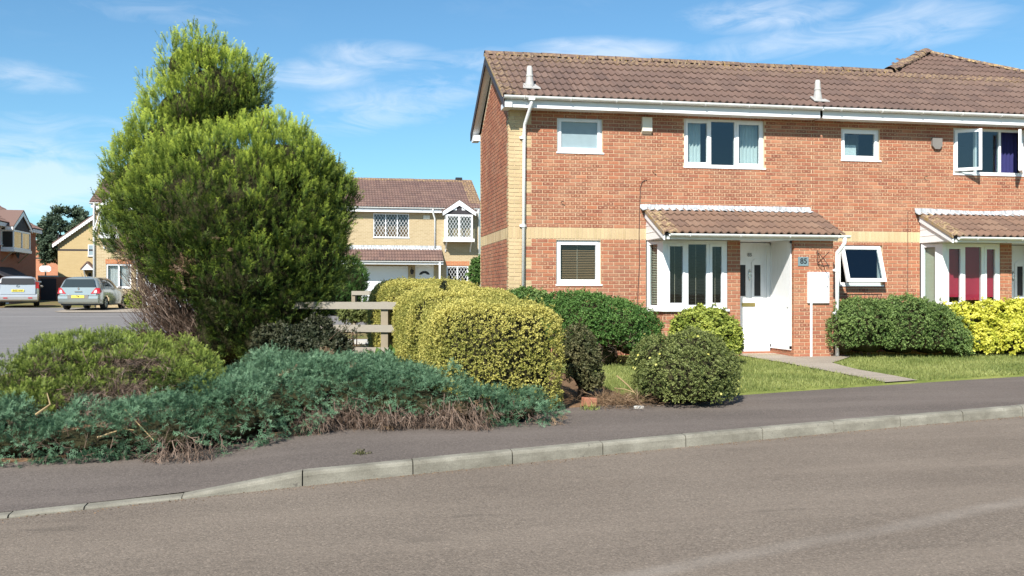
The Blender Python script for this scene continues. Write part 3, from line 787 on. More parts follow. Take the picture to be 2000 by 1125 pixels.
ridge_tiles(roof1, (-.2, RY, RZ-.02), (BX, RY, RZ-.02), 'roof_tile', .13)
rb = MB()
for i in range(90):
    x = random.uniform(-.2, BX+3); s_ = random.uniform(.01, .022); y = RY-.125+random.uniform(-.02, .03)
    rb.box(x-s_, x+s_, y-s_, y+s_, RZ-.06, RZ-.06+random.uniform(.02, .07))
o = part(rb, 'ridge_mortar', 'mortar_verge', roof1); o['kind'] = 'stuff'
ridge_tiles(roof2, (BX, RY, RZ-.02), (9.35, RY, RZ-.02), 'roof_tile', .13)

# taller hipped roof rising over the neighbour
AP = Vector((11.22, 3.26, EZ+.6*(3.26-EY)))
def hipok(u, v):
    x = BX+u; y = EY+v*math.cos(PITCH)
    if y < RY-.05: return False
    k = (y-RY)/(AP.y-RY); return 9.35+(AP.x-9.35)*k-.1 < x < 13.75-(13.75-AP.x)*k+.1 and y < AP.y-.08
w17 = (17.0-BX)/round((17.0-BX)/.3)
hs = MB(); hs.face([(9.3, RY, RZ-.03), (13.8, RY, RZ-.03), AP-Vector((0, 0, .03))]); hs.face([(9.3, RY, RZ-.03), AP-Vector((0, 0, .03)), (9.3, 4.72, RZ-.03)]); hs.face([(13.8, RY, RZ-.03), (13.8, 4.7, RZ-.03), AP-Vector((0, 0, .03))])
part(hs, 'hip_deck', 'barge_wood', H2)
O_ = Vector((BX, EY, EZ)); rows2 = int((AP.y-EY)/math.cos(PITCH)/tg2)+1
tile_roof(roof2, 'roof_tile', 'roof_tile', O_, (1, 0, 0), VD, int(round((17-BX)/w17)), rows2, hipok, 40, lambda u, v: 0, w17, tg2)
# the left-facing slope of the hip
LV = (AP-Vector((9.3, AP.y, RZ))).normalized()
def hipl(u, v):
    k = v/(AP-Vector((9.3, AP.y, RZ))).length
    return (AP.y-RY)*k-.05 < u < 2*(AP.y-RY)-(AP.y-RY)*k+.05 and k < .97
tile_roof(roof2, 'roof_tile', 'roof_tile', (9.3, 2*AP.y-RY, RZ), (0, -1, 0), LV, 10, 7, hipl, 60, None, .3, .345)
ridge_tiles(roof2, (9.32, RY+.02, RZ+.02), AP+Vector((0, 0, .03)), 'roof_tile', .15, .4, .6, 'hip_tile')
ridge_tiles(roof2, (13.75, RY, RZ), AP+Vector((0, 0, .02)), 'roof_tile', .11, .42, .9, 'hip_tile')
ridge_tiles(roof2, (9.3, 4.7, RZ), AP+Vector((0, 0, .01)), 'roof_tile', .08, .42, .9, 'hip_tile')
# roof flues
def flue(house, x, y):
    z = EZ+.6*(y-EY)+.04
    f = MB(); f.prism([(x-.14, y-.15), (x+.17, y-.15), (x+.11, y+.12), (x-.1, y+.12)], 'z', z-.07, z-.055); 
    V = [Vector((x-.16, y-.16, z-.07)), Vector((x+.19, y-.16, z-.075)), Vector((x+.12, y+.12, z+.07)), Vector((x-.11, y+.12, z+.07))]
    f = MB(); f.poly([*V, *(v+Vector((0, 0, .02)) for v in V)], [(0, 1, 2, 3), (4, 5, 6, 7), (0, 1, 5, 4), (1, 2, 6, 5), (2, 3, 7, 6), (3, 0, 4, 7)])
    f.tube([(x, y, z-.1), (x, y, z+.02), (x, y, z+.17), (x, y, z+.2), (x, y, z+.205)], [.10, .092, .066, .063, .06], 14)
    o = part(f, 'roof_flue', 'flue_metal', house, False)
    c = MB(); c.tube([(x, y, z+.195), (x, y, z+.225), (x, y, z+.23), (x, y, z+.34), (x, y, z+.40)], [.071, .071, .06, .057, .044], 14); part(c, 'flue_terminal', 'stone_pale', o)
flue(H1, .41, -.02); flue(H2, 6.50, -.1)

# ---- facade windows
YW = .045
wo, pn = window(H1, *W1, YW, (), None, 'frosted_glass', label='small bathroom window with frosted pane')
wo, pn = window(H1, *W2, YW, (.33, .65), (0, 2))
for i, (a, b) in ((0, (0, .72)), (2, (.3, 1))):
    p = pn[i]; wd = p[1]-p[0]; curtain(wo, p[0]-.04+wd*a, p[0]+wd*b+.04, p[2]-.1, p[3]+.08, YW+.16, 'curtain_white', 5, amp=.025)
wo, pn = window(H1, *W5, YW, (), None, 'far_glass'); venetian(wo, (pn[0][0]-.05, pn[0][1]+.05, pn[0][2]-.05, pn[0][3]+.05), YW+.08, 'blind_brown', .034, ang=.9)
cord = MB(); p = pn[0]; xm = (p[0]+p[1])/2; cord.tube([(xm, YW+.075, p[2]), (xm, YW+.075, p[3])], .005, 4); part(cord, 'blind_cord', 'blind_cream', wo)
wo, pn = window(H2, *W3, YW, (), None); p = pn[0]
curtain(wo, p[0]-.05, p[1]+.05, p[2]-.1, p[3]+.1, .75, 'curtain_white', 3, 'net_curtain', .05)
bx_ = MB(); bx_.box(p[0]+.03, p[0]+.34, YW+.12, YW+.2, p[2], p[2]+.24); part(bx_, 'storage_box', 'white_upvc', wo)
wo, pn = window(H2, *W4, YW, (.33, .66), (), skip=(0, 2))
curtain(wo, 10.86, 11.4, 3.9, 4.82, YW+.15, 'curtain_blue', 6); 
def casement(wo_, hinge_x, w_, z0, z1, ang, side, y=YW):
    # sash hinged on a vertical edge, swung outwards (towards -y)
    M = Matrix.Translation((hinge_x, y-.01, 0)) @ Matrix.Rotation(ang, 4, 'Z')
    c = MB(); a, b = (0, w_) if side > 0 else (-w_, 0); frame_rect(c, a, b, z0, z1, .062, -.02, .035, M)
    o = part(c, 'open_casement', 'white_upvc', wo_)
    pm = MB(); pm.box(a+.062, b-.062, 0, .006, z0+.062, z1-.062, M); part(pm, 'pane', 'glass', wo_)
casement(wo, 9.76, .535, 3.92, 4.80, R(-38), 1); casement(wo, 11.40, .53, 3.92, 4.80, R(48), -1)
wo, pn = window(H2, *W6, YW, (), (), skip=(0,))
# top hung light of W6, pushed open
M6 = Matrix.Translation((0, YW-.015, W6[3]-.045)) @ Matrix.Rotation(R(-19), 4, 'X')
c = MB(); frame_rect(c, W6[0]+.04, W6[1]-.04, -.80, 0, .075, -.02, .035, M6); part(c, 'open_top_light', 'white_upvc', wo)
pm = MB(); pm.box(W6[0]+.115, W6[1]-.115, 0, .006, -.725, -.075, M6); part(pm, 'pane', 'glass', wo)

# ---- bay, porch and meter cupboard
def porch(H, dx, first):
    B0, B1, FZ = 2.81+dx, 4.32+dx, 2.335
    P = .55
    # brick below the bay and the two piers
    bw = MB()
    def face(pts): bw.face(pts)
    face([(B0, 0, -.3), (B0+.17, -P, -.3), (B0+.17, -P, .93), (B0, 0, .93)])
    face([(B0+.17, -P, -.3), (B1+.27, -P, -.3), (B1+.27, -P, .93), (B0+.17, -P, .93)])
    face([(B1, -P+.001, .93), (B1+.27, -P+.001, .93), (B1+.27, -P+.001, 2.42), (B1, -P+.001, 2.42)])
    face([(B1+.27, -P, -.3), (B1+.27, .1, -.3), (B1+.27, .1, 2.42), (B1+.27, -P, 2.42)])
    Q = 1.04; X0, X1 = 5.5+dx, 6.33+dx
    face([(X0, -Q, -.3), (X1, -Q, -.3), (X1, -Q, 2.42), (X0, -Q, 2.42)])
    face([(X1, -Q, -.3), (X1, 0, -.3), (X1, 0, 2.42), (X1, -Q, 2.42)])
    face([(X0, .1, -.3), (X0, -Q, -.3), (X0, -Q, 2.42), (X0, .1, 2.42)])
    pw = part(bw, 'porch_wall', 'mortar', H)
    brick_wall(pw, (B0+.17, -P, 0), (1, 0, 0), (0, -1, 0), B1+.27-B0-.17, 0, .925, (), phase=.05)
    sp = Vector((.17, -P, 0)); L = sp.length; sn = Vector((-P, -.17, 0)).normalized()
    brick_wall(pw, (B0, 0, 0), sp.normalized(), sn, L, 0, .925, ())
    ind = (lambda u, z: True) if first else None
    brick_wall(pw, (B1, -P, 0), (1, 0, 0), (0, -1, 0), .27, .925, 2.4, (), phase=.02)
    brick_wall(pw, (X0, -Q, 0), (1, 0, 0), (0, -1, 0), X1-X0, 0, 2.36, (), phase=.0, indiv=ind)
    brick_wall(pw, (X0, .05, 0), (0, -1, 0), (-1, 0, 0), Q+.05, 0, 2.36, [(.05, .96, .2, 2.36)], phase=.1)
    brick_wall(pw, (X1, -Q, 0), (0, 1, 0), (1, 0, 0), Q, 0, 2.36, (), phase=.1)
    # bay window
    zs0, zs1 = .985, FZ
    wo, pn = window(H, B0+.19, B1-.005, zs0, zs1, -P+.01, (.355, .70), (0, 2), 'far_glass', sill=False, name='bay_window', t=.075)
    sd_ = MB(); u = sp.normalized(); M = Matrix.Translation((B0, 0, 0)) @ Matrix((u, -sn, Vector((0, 0, 1)))).transposed().to_4x4()
    frame_rect(sd_, .03, L-.02, zs0, zs1, .07, .0, .06, M); sd_.box(L-.19, L-.02, -.004, .058, zs0+.01, zs1-.01, M)
    part(sd_, 'side_frame', 'white_upvc', wo)
    pm = MB(); pm.box(.1, L-.19, .02, .026, zs0+.07, zs1-.07, M); part(pm, 'pane', 'glass', wo)
    pl = MB(); pl.box(B0+.16, B0+.28, -P+.004, -P+.07, zs0, zs1+.002); part(pl, 'corner_post', 'white_upvc', wo)
    sl = MB(); sl.prism([(B0-.07, -.0), (B0+.12, -P-.07), (B1+.02, -P-.07), (B1+.02, -P+.05), (B0+.2, -P+.05), (B0+.03, 0)], 'z', .935, .98); part(sl, 'bay_sill', 'white_upvc', wo)
    ic = MB(); ic.face([(B0+.3, -.05, zs0), (B1, -.05, zs0), (B1, -.05, zs1), (B0+.3, -.05, zs1)])
    if first:
        for p in pn: venetian(wo, (p[0]-.04, p[1]+.04, p[2]-.04, p[3]+.04), -P+.11, 'blind_dark', .03, ang=.75)
        mb = MB()
        for p in (pn[0], pn[1], pn[2]):
            xm = (p[0]+p[1])/2; mb.tube([(xm, -P+.1, p[2]), (xm, -P+.1, p[3])], .004, 4)
        part(mb, 'blind_cord', 'blind_cream', wo)
        bl = MB()
        for k in range(38):
            z = zs0+.06+k*.034; bl.face([M @ Vector(q) for q in ((.07, .09, z), (L-.1, .09, z), (L-.1, .112, z+.016), (.07, .112, z+.016))])
        part(bl, 'side_blind', 'blind_cream', wo)
    else:
        for p in pn:
            b_ = MB(); zt = p[2]+.10+.03*random.random(); b_.box(p[0]-.03, p[1]+.03, -P+.09, -P+.095, zt, p[3]+.04); b_.box(p[0]-.03, p[1]+.03, -P+.085, -P+.1, zt-.015, zt); part(b_, 'roller_blind', 'blind_red', wo)
        bl = MB(); bl.box(.07, L-.1, .09, .095, zs0+.09, zs1, M); part(bl, 'side_blind', 'blind_cream', wo)
    # boarded cheek, porch roof, gutter
    WY, WZ, OY, OZ = -.0, 2.985, -1.2, 2.425
    rx0, rx1 = 2.77+dx, 6.50+dx
    ck = MB(); ck.prism([(0, 2.36), (-1.12, 2.36), (-1.12, 2.42), (-.02, 2.90)], 'x', rx0+.04, rx0+.075)
    for z in (2.5, 2.64): ck.box(rx0+.034, rx0+.05, -1.12+(z-2.4)*2.1, -.01, z, z+.012)
    part(ck, 'cheek_board', 'white_upvc', H)
    cs = MB(); cs.box(rx0+.06, rx1-.1, -1.11, -.02, 2.345, 2.36); part(cs, 'porch_soffit', 'white_paint', H)
    fa = MB(); fa.box(rx0+.08, rx1-.12, -1.135, -1.11, 2.325, 2.44); part(fa, 'porch_fascia', 'white_paint', H)
    bb = MB(); bb.prism([(WY-.02, WZ-.05), (OY+.04, OZ-.03), (OY+.04, OZ-.12), (WY-.02, WZ-.17)], 'x', rx0+.005, rx0+.03); part(bb, 'porch_barge', 'white_paint', H)
    rs = MB(); rs.prism([(OY+.04, OZ), (WY-.01, WZ-.03), (WY-.01, WZ-.07), (OY+.04, OZ-.03)], 'x', rx0+.02, rx1-.02)
    proof = part(rs, 'porch_roof', 'barge_wood', H)
    vd = Vector((0, WY-OY, WZ-OZ)).normalized(); Ls = Vector((0, WY-OY, WZ-OZ)).length
    n = round((rx1-rx0)/.3)
    tile_roof(proof, 'roof_tile', 'porch_tile', (rx0, OY, OZ), (1, 0, 0), vd, n, 4, None, 300, lambda u, v: .6 if u < .3 else 0, (rx1-rx0)/n, Ls/4.12, jit=1.6)
    vm = MB(); vm.prism([(OY+.02, OZ+.05), (WY-.02, WZ+.03), (WY-.02, WZ-.04), (OY+.02, OZ-.02)], 'x', rx0-.014, rx0+.012); part(vm, 'verge_mortar', 'mortar_verge', proof)
    # lead flashing dressed over the tiles
    fl = MB(); V = []; F = []; n = 96
    for i in range(n+1):
        x = rx0-.09+(rx1-rx0-.02)*i/n; d = .012*math.cos(2*math.pi*(x-rx0)/.15)+random.uniform(-.004, .004)
        top = WZ+.10+random.uniform(-.004, .004)+(.0 if first else .02*math.sin(x*2.3))
        V += [(x, -.012, top), (x, -.03, WZ+.03), (x, -.16, WZ-.02+d)]
    for i in range(n): F += [(3*i, 3*i+3, 3*i+4, 3*i+1), (3*i+1, 3*i+4, 3*i+5, 3*i+2)]
    fl.poly(V, F); part(fl, 'lead_flashing', 'lead', H, True)
    gutter(H, rx0+.1, rx1+.08, OY-.03, OZ-.0, .055, bracket=1.02)
    # front door and frame
    D0, D1 = 4.59+dx, 5.47+dx; dy = -.02
    fr = MB(); frame_rect(fr, D0, D1, .1, 2.33, .07, dy-.02, dy+.06); fr.box(D0+.07, D1-.07, dy-.03, dy+.05, .1, .16)
    dfr = part(fr, 'door_frame', 'white_upvc', H)
    dl = MB(); dl.box(D0+.07, D1-.07, dy, dy+.045, .16, 2.26)
    door = part(dl, 'front_door', 'white_upvc', H)
    pa = MB()
    for a, b in ((D0+.15, D0+.4), (D0+.48, D0+.73)):
        frame_rect(pa, a, b, 1.18, 1.93, .055, dy-.016, dy-.001)
        pa.prism([(a, 1.93), (b, 1.93), ((a+b)/2+(b-a)*.2, 2.0), ((a+b)/2-(b-a)*.2, 2.0)], 'y', dy-.015, dy-.001)
        frame_rect(pa, a, b, .36, .56, .02, dy-.008, dy-.001)
    frame_rect(pa, D0+.1, D1-.1, 1.13, 2.2, .018, dy-.01, dy-.001); pa.box(D0+.08, D1-.08, dy-.012, dy-.001, 1.1, 1.125)
    part(pa, 'door_moulding', 'white_upvc', door)['kind'] = 'stuff'
    for a, b in ((D0+.205, D0+.345), (D0+.535, D0+.675)):
        g = MB(); g.box(a, b, dy-.006, dy-.002, 1.235, 1.9); part(g, 'door_pane', 'black_plastic' if first else 'black_plastic', door)
    lb = MB(); lb.box(D0+.27, D0+.56, dy-.014, dy-.001, 1.02, 1.09); lb.box(D0+.285, D0+.545, dy-.02, dy-.012, 1.035, 1.075); part(lb, 'letterbox', 'brass', door)
    kn = MB(); kn.tube([(D0+.44, dy-.02, 1.68+.045*math.sin(t)) if False else (D0+.44+.04*math.cos(t), dy-.025, 1.66+.045*math.sin(t)) for t in np.linspace(0, 2*math.pi, 13)], .009, 5)
    kn.tube([(D0+.44, dy, 1.78), (D0+.44, dy-.02, 1.72), (D0+.44, dy-.02, 1.6), (D0+.44, dy, 1.55)], [.008, .022, .02, .008], 8); part(kn, 'door_knocker', 'chrome', door)
    st = MB(); st.box(D0, X0, -.16, .02, -.1, .095); part(st, 'door_step', 'red_brick', H)
    # storage cupboard door in the porch side (faces -x)
    cp = MB(); cp.box(X0-.022, X0-.012, -.93, -.06, .22, 2.31)
    cpd = part(cp, 'cupboard_door', 'white_upvc', H)
    cf = MB()
    for (y0_, y1_, z0_, z1_) in ((-.95, -.9, .19, 2.33), (-.09, -.04, .19, 2.33), (-.95, -.04, .17, .25), (-.95, -.04, 2.28, 2.34)): cf.box(X0-.03, X0-.009, y0_, y1_, z0_, z1_)
    part(cf, 'cupboard_frame', 'white_upvc', cpd)
    ch = MB(); ch.box(X0-.05, X0-.022, -.85, -.825, 1.03, 1.17); part(ch, 'cupboard_handle', 'white_upvc', cpd)
    # meter box with conduit
    if first:
        m = MB(); m.box(5.77, 6.22, -Q-.055, -Q-.006, 1.10, 1.71); mo = part(m, 'meter_box', 'white_upvc', H)
        md = MB(); md.box(5.785, 6.205, -Q-.07, -Q-.057, 1.13, 1.68); part(md, 'meter_door', 'white_upvc', mo)
        mk = MB(); mk.tube([(6.17, -Q-.07, 1.42), (6.17, -Q-.078, 1.42)], .012, 8); part(mk, 'meter_lock', 'black_plastic', mo)
        cn = MB(); cn.tube([(5.845, -Q-.035, -.05), (5.845, -Q-.035, 1.10)], .024, 10); part(cn, 'meter_conduit', 'white_upvc', mo)
        # number plate
        npb = MB(); npb.box(5.575, 5.795, -Q-.022, -Q-.01, 1.83, 2.005); pl = part(npb, 'number_plate', 'plate_slate', H)
        me = text_mesh('85', .15); o = link('number', me, 'lettering_black', pl, Matrix.Translation((5.69, -Q-.0235, 1.92)) @ Matrix.Rotation(R(90), 4, 'X'))
        me = text_mesh('85', .10); o = link('door_number', me, 'lettering_grey', door, Matrix.Translation((D0+.44, dy-.012, 2.08)) @ Matrix.Rotation(R(90), 4, 'X'))
        # hanging basket bracket
        br = MB(); bx0, yy = 5.99, -Q-.02
        br.tube([(bx0, yy, 2.14), (bx0, yy, 1.86)], .009, 5); br.tube([(bx0, yy, 1.88), (bx0+.02, yy-.12, 1.95), (bx0+.08, yy-.22, 2.06), (bx0+.11, yy-.25, 2.1)], .008, 5)
        br.tube([(bx0, yy, 2.1), (bx0+.05, yy-.16, 1.96), (bx0+.09, yy-.24, 1.84), (bx0+.09, yy-.27, 1.78)], .008, 5)
        br.tube([(bx0, yy, 1.87), (bx0+.06, yy-.14, 1.83), (bx0+.1, yy-.22, 1.84)], .008, 5)
        part(br, 'basket_bracket', 'wire_rust', H)
        ma = MB(); ma.box(4.72, 5.42, -.62, -.2, .045, .06); part(ma, 'doormat', 'door_mat', H)
porch(H1, 0, True); porch(H2, OFF, False)
# downpipes
downpipe(H1, [(.36, -.432, EZ-.05), (.36, -.432, EZ-.12), (.345, -.38, EZ-.22), (.30, -.1, EZ-.48), (.295, -.06, EZ-.6), (.27, -.06, 1.15)], clips=(2.62, 4.35))
hop = MB(); hop.box(.30, .42, -.49, -.37, EZ-.075, EZ-.04); part(hop, 'gutter_outlet', 'gutter_plastic', H1)
downpipe(H1, [(6.47, -1.23, 2.39), (6.47, -1.23, 2.28), (6.43, -1.17, 2.17), (6.395, -1.09, 2.10), (6.39, -1.085, 2.0), (6.39, -1.085, .05)], .04, clips=(1.75, .9))
# alarm boxes, cable, wire planters
al = MB(); al.box(2.71, 2.915, -.085, -.006, 4.55, 4.83); al.prism([(-.006, 4.49), (-.085, 4.55), (-.006, 4.55)], 'x', 2.71, 2.915); part(al, 'alarm_box', 'alarm_cream', H1)
ag = MB(); ag.prism([(9.17, 4.61), (9.40, 4.61), (9.40, 4.44), (9.34, 4.37), (9.23, 4.37), (9.17, 4.44)], 'y', -.07, -.006); part(ag, 'alarm_box', 'alarm_grey', H2)
cb_ = MB(); cb_.tube([(2.83, -.012, 3.57), (2.79, -.02, 3.575), (2.72, -.02, 3.53), (2.685, -.018, 3.42), (2.675, -.018, 3.0), (2.66, -.018, 2.5), (2.67, -.018, 1.9), (2.64, -.018, 1.4), (2.62, -.02, .9)], .0075, 5); part(cb_, 'wall_cable', 'cable', H1)
cb_ = MB(); cb_.tube([(8.62, -.012, 3.02), (8.62, -.014, 2.0), (8.61, -.014, 1.2)], .006, 5); part(cb_, 'wall_cable', 'cable', H2)
for hx, (x, z), hh in ((1.05, (1.05, 3.1), H1), (2.95, (2.95, 3.75), H1), (8.98, (9.0, 3.77), H2)):
    nb = MB(); nb.tube([(x, .0, z), (x, -.06, z+.005), (x+.045, -.085, z+.01)], .008, 5); part(nb, 'wall_hook', 'chrome', hh)
def hayrack(H, x0, x1, z1):
    mb = MB(); z0 = z1-.27
    for z, k in ((z1, 0), (z1-.09, .3), (z1-.18, .62)):
        a, b = x0+(x1-x0)*.14*k, x1-(x1-x0)*.14*k; d = .2*(1-k*.75)
        mb.tube([(a, -.012, z), (a, -d, z), (b, -d, z), (b, -.012, z)], .008, 5)
    mb.tube([(x0, -.012, z1), (x1, -.012, z1)], .008, 5)
    for i in range(9):
        x = x0+(x1-x0)*i/8; xc = (x0+x1)/2; xe = xc+(x-xc)*.62
        mb.tube([(x, -.2, z1), (x*.8+xe*.2, -.17, z1-.1), (xe, -.05, z0), (xe, -.012, z0+.02)], .0065, 5)
    part(mb, 'wire_planter', 'wire_rust', H)
hayrack(H1, 1.02, 1.84, 1.29); hayrack(H2, 7.14, 7.9, 1.27)

# ------------------------------------------------------------------ foliage helpers
def np_mesh(name, V, Fs, tint=None, tip=None):
    """Fs: list of (n,k) index arrays"""
    me = bpy.data.meshes.new(name); nv = len(V)
    me.vertices.add(nv); me.vertices.foreach_set('co', V.astype(np.float32).ravel())
    tot = sum(f.size for f in Fs); npoly = sum(len(f) for f in Fs)
    me.loops.add(tot); me.polygons.add(npoly)
    idx = np.concatenate([f.ravel() for f in Fs]).astype(np.int32)
    sizes = np.concatenate([np.full(len(f), f.shape[1]) for f in Fs]); st = np.concatenate([[0], np.cumsum(sizes)[:-1]]).astype(np.int32)
    me.loops.foreach_set('vertex_index', idx); me.polygons.foreach_set('loop_start', st)
    for nm, a in (('tint', tint), ('tip', tip)):
        if a is not None: me.attributes.new(nm, 'FLOAT', 'POINT').data.foreach_set('value', a.astype(np.float32))
    me.update(); me.validate(); return me
def tmpl(tris, quads=(), zmax=1.0):
    V = []; T = []; Q = []
    for t_ in tris: i = len(V); V += t_; T.append((i, i+1, i+2))
    for q in quads: i = len(V); V += q; Q.append((i, i+1, i+2, i+3))
    V = np.array(V, float); tip = np.clip(V[:, 2]/zmax, 0, 1)
    return V, np.array(T, int).reshape(-1, 3), np.array(Q, int).reshape(-1, 4), tip
def feather(n, w_, side, curl=.25, seed=1, jag=.3):
    r = random.Random(seed); tr = [[(-.03, 0, 0), (.03, 0, 0), (0, curl*.6, 1)]]
    for i in range(n):
        z = .12+.8*i/n; L = w_*(1-.55*i/n)*(1+r.uniform(-jag, jag))
        for s in (-1, 1):
            y = curl*.6*z*z; d = r.uniform(-.18, .18)
            tr.append([(0, y, z-.06), (0, y, z+.07), (s*L, y+d*L, z+side*L)])
    return tmpl(tr)
def slim(n, w_, side, curl, seed, lw=.028, jag=.35):
    r = random.Random(seed); tr = [[(-.02, 0, 0), (.02, 0, 0), (0, curl*.6, 1)]]
    for i in range(n):
        z = .10+.82*i/n; L = w_*(1-.6*i/n)*(1+r.uniform(-jag, jag)); y = curl*.6*z*z
        s = -1 if i % 2 else 1
        d = r.uniform(-.3, .3); tr.append([(0, y, z-lw), (0, y, z+lw), (s*L, y+d*L, z+side*L)])
        if i % 3: tr.append([(0, y, z), (0, y, z+2*lw), (-s*L*.8, y-d*L, z+side*L*.9)])
    return tmpl(tr)
T_CYP = [slim(6, .26, .95, .45, k, .05) for k in range(5)]
T_JUN = [slim(6, .30, .75, -.3, k+9, .045) for k in range(5)]
def leafy(n, L, W, seed, up=.6):
    r = random.Random(seed); qs = []
    for i in range(n):
        a = 2*math.pi*i/n*1.7+r.uniform(-.4, .4); z = .1+.75*i/n; e = r.uniform(up-.3, up+.3)
        d = Vector((math.cos(a)*math.cos(e), math.sin(a)*math.cos(e), math.sin(e))); s = d.cross(Vector((r.uniform(-.4, .4), r.uniform(-.4, .4), 1))).normalized()
        l = L*r.uniform(.7, 1.2); p = Vector((0, 0, z)); m = p+d*l*.5
        qs.append([tuple(p), tuple(m+s*W), tuple(p+d*l), tuple(m-s*W)])
    return tmpl([], qs)
T_LEAF = [leafy(8, .5, .16, k) for k in range(4)]
T_SMALL = [leafy(5, .5, .17, k+20) for k in range(5)]
T_BROAD = [leafy(7, .75, .24, k+40, .4) for k in range(4)]
T_BLADE = [tmpl([[(-.05, .12*b*.3, .55), (.05, .12*b*.3, .55), (0, b*.5, 1)]], [[(-.06, 0, 0), (.06, 0, 0), (.05, .12*b*.3, .55), (-.05, .12*b*.3, .55)]]) for b in (.2, .7, 1.1)]
T_TWIG = [tmpl([], [[(-.02, 0, 0), (.02, 0, 0), (.016, c, .5), (-.016, c, .5)], [(-.016, c, .5), (.016, c, .5), (.004, c*2.2, 1), (-.004, c*2.2, 1)],
                    [(-.014, c*.6, .35), (.014, c*.6, .35), (.16, c*.5, .7), (.14, c*.5, .7)], [(-.014, c, .5), (.014, c, .5), (-.13, c, .85), (-.15, c, .85)]]) for c in (.02, .12, -.1)]
T_FLOWER = [tmpl([], [[(0, 0, .1), (.5*math.cos(a-.5), .5*math.sin(a-.5), .25), (.75*math.cos(a), .75*math.sin(a), .3), (.5*math.cos(a+.5), .5*math.sin(a+.5), .25)] for a in np.arange(5)*2*math.pi/5])]
def scatter(P, D, S, temps, tint):
    P = np.asarray(P, float); D = np.asarray(D, float); n = len(P); D = D/np.linalg.norm(D, axis=1, keepdims=True)
    X = np.cross(D, rng.normal(size=(n, 3))); X /= np.linalg.norm(X, axis=1, keepdims=True); Y = np.cross(D, X)
    S = np.broadcast_to(S, n); which = rng.integers(0, len(temps), n); Vs, Ts, Qs, ti, tp = [], [], [], [], []; off = 0
    for k, (tv, tt, tq, tip) in enumerate(temps):
        m = which == k; c = m.sum()
        if not c: continue
        s = S[m][:, None, None]
        v = P[m][:, None, :]+s*(tv[None, :, 0:1]*X[m][:, None, :]+tv[None, :, 1:2]*Y[m][:, None, :]+tv[None, :, 2:3]*D[m][:, None, :])
        nv = len(tv); base = off+np.arange(c)[:, None, None]*nv
        Vs.append(v.reshape(-1, 3))
        if len(tt): Ts.append((tt[None]+base).reshape(-1, 3))
        if len(tq): Qs.append((tq[None]+base).reshape(-1, 4))
        ti.append(np.repeat(tint[m], nv)); tp.append(np.tile(tip, c)); off += c*nv
    Fs = []
    if Ts: Fs.append(np.concatenate(Ts))
    if Qs: Fs.append(np.concatenate(Qs))
    return np.concatenate(Vs), Fs, np.concatenate(ti), np.concatenate(tp)
def sc_obj(name, mat, P, D, S, temps, parent=None, tint=None):
    if tint is None: tint = rng.random(len(P))
    V, Fs, ti, tp = scatter(P, D, S, temps, tint)
    o = link(name, np_mesh(name, V, Fs, ti, tp), mat)
    if parent: under(parent, o) if parent.type == 'EMPTY' else setattr(o, 'parent', parent)
    return o
def fnoise(P, sc, seed=0.0):
    return np.array([mnoise.noise((p[0]*sc+seed, p[1]*sc+seed*1.7, p[2]*sc-seed)) for p in P])
def lobes_sample(lobes, n, bump=.1, bsc=2.2, zmin=.02, ground=None, seed=0.0, inner=0.0, power=2.0, lower=-.6):
    """points and normals on the outside of a union of (super)ellipsoids (cx,cy,cz,rx,ry,rz[,power])"""
    Pl, Nl = [], []
    area = np.array([(l[3]*l[4]+l[3]*l[5]+l[4]*l[5]) for l in lobes]); cnt = np.maximum(4, (n*area/area.sum()*1.3)).astype(int)
    L = [(np.array(l[:3]), np.array(l[3:6]), l[6] if len(l) > 6 else power) for l in lobes]
    for (c, r, pw), k in zip(L, cnt):
        d = rng.normal(size=(k, 3)); d /= np.linalg.norm(d, axis=1, keepdims=True)
        if pw > 2: # spread over the box-like faces evenly
            d = rng.uniform(-1, 1, size=(k, 3)); ax = rng.choice(3, k, p=(r[1]*r[2], r[0]*r[2], r[0]*r[1])/np.sum([r[1]*r[2], r[0]*r[2], r[0]*r[1]])); d[np.arange(k), ax] = rng.choice([-1, 1], k)
        d = d[d[:, 2] > lower*np.linalg.norm(d, axis=1)]
        q = (np.abs(d)**pw).sum(1)**(-1/pw); u = d*q[:, None]
        p = c+u*r; nn = np.sign(u)*np.abs(u)**(pw-1)/r; nn /= np.linalg.norm(nn, axis=1, keepdims=True)
        keep = np.ones(len(p), bool)
        for (c2, r2, p2) in L:
            if c2 is c: continue
            keep &= (np.abs((p-c2)/r2)**p2).sum(1) > .88
        p, nn = p[keep], nn[keep]
        Pl.append(p); Nl.append(nn)
    P = np.concatenate(Pl); N = np.concatenate(Nl)
    b = fnoise(P, bsc, seed)+.5*fnoise(P, bsc*2.3, seed+5)
    P = P+N*(bump*b)[:, None]
    if inner: P = P-N*(rng.random(len(P))**2*inner)[:, None]
    if ground is not None:
        g = np.array([ground(p[0], p[1]) for p in P]); k = P[:, 2] > g+zmin; P, N, b = P[k], N[k], b[k]
    return P, N, b
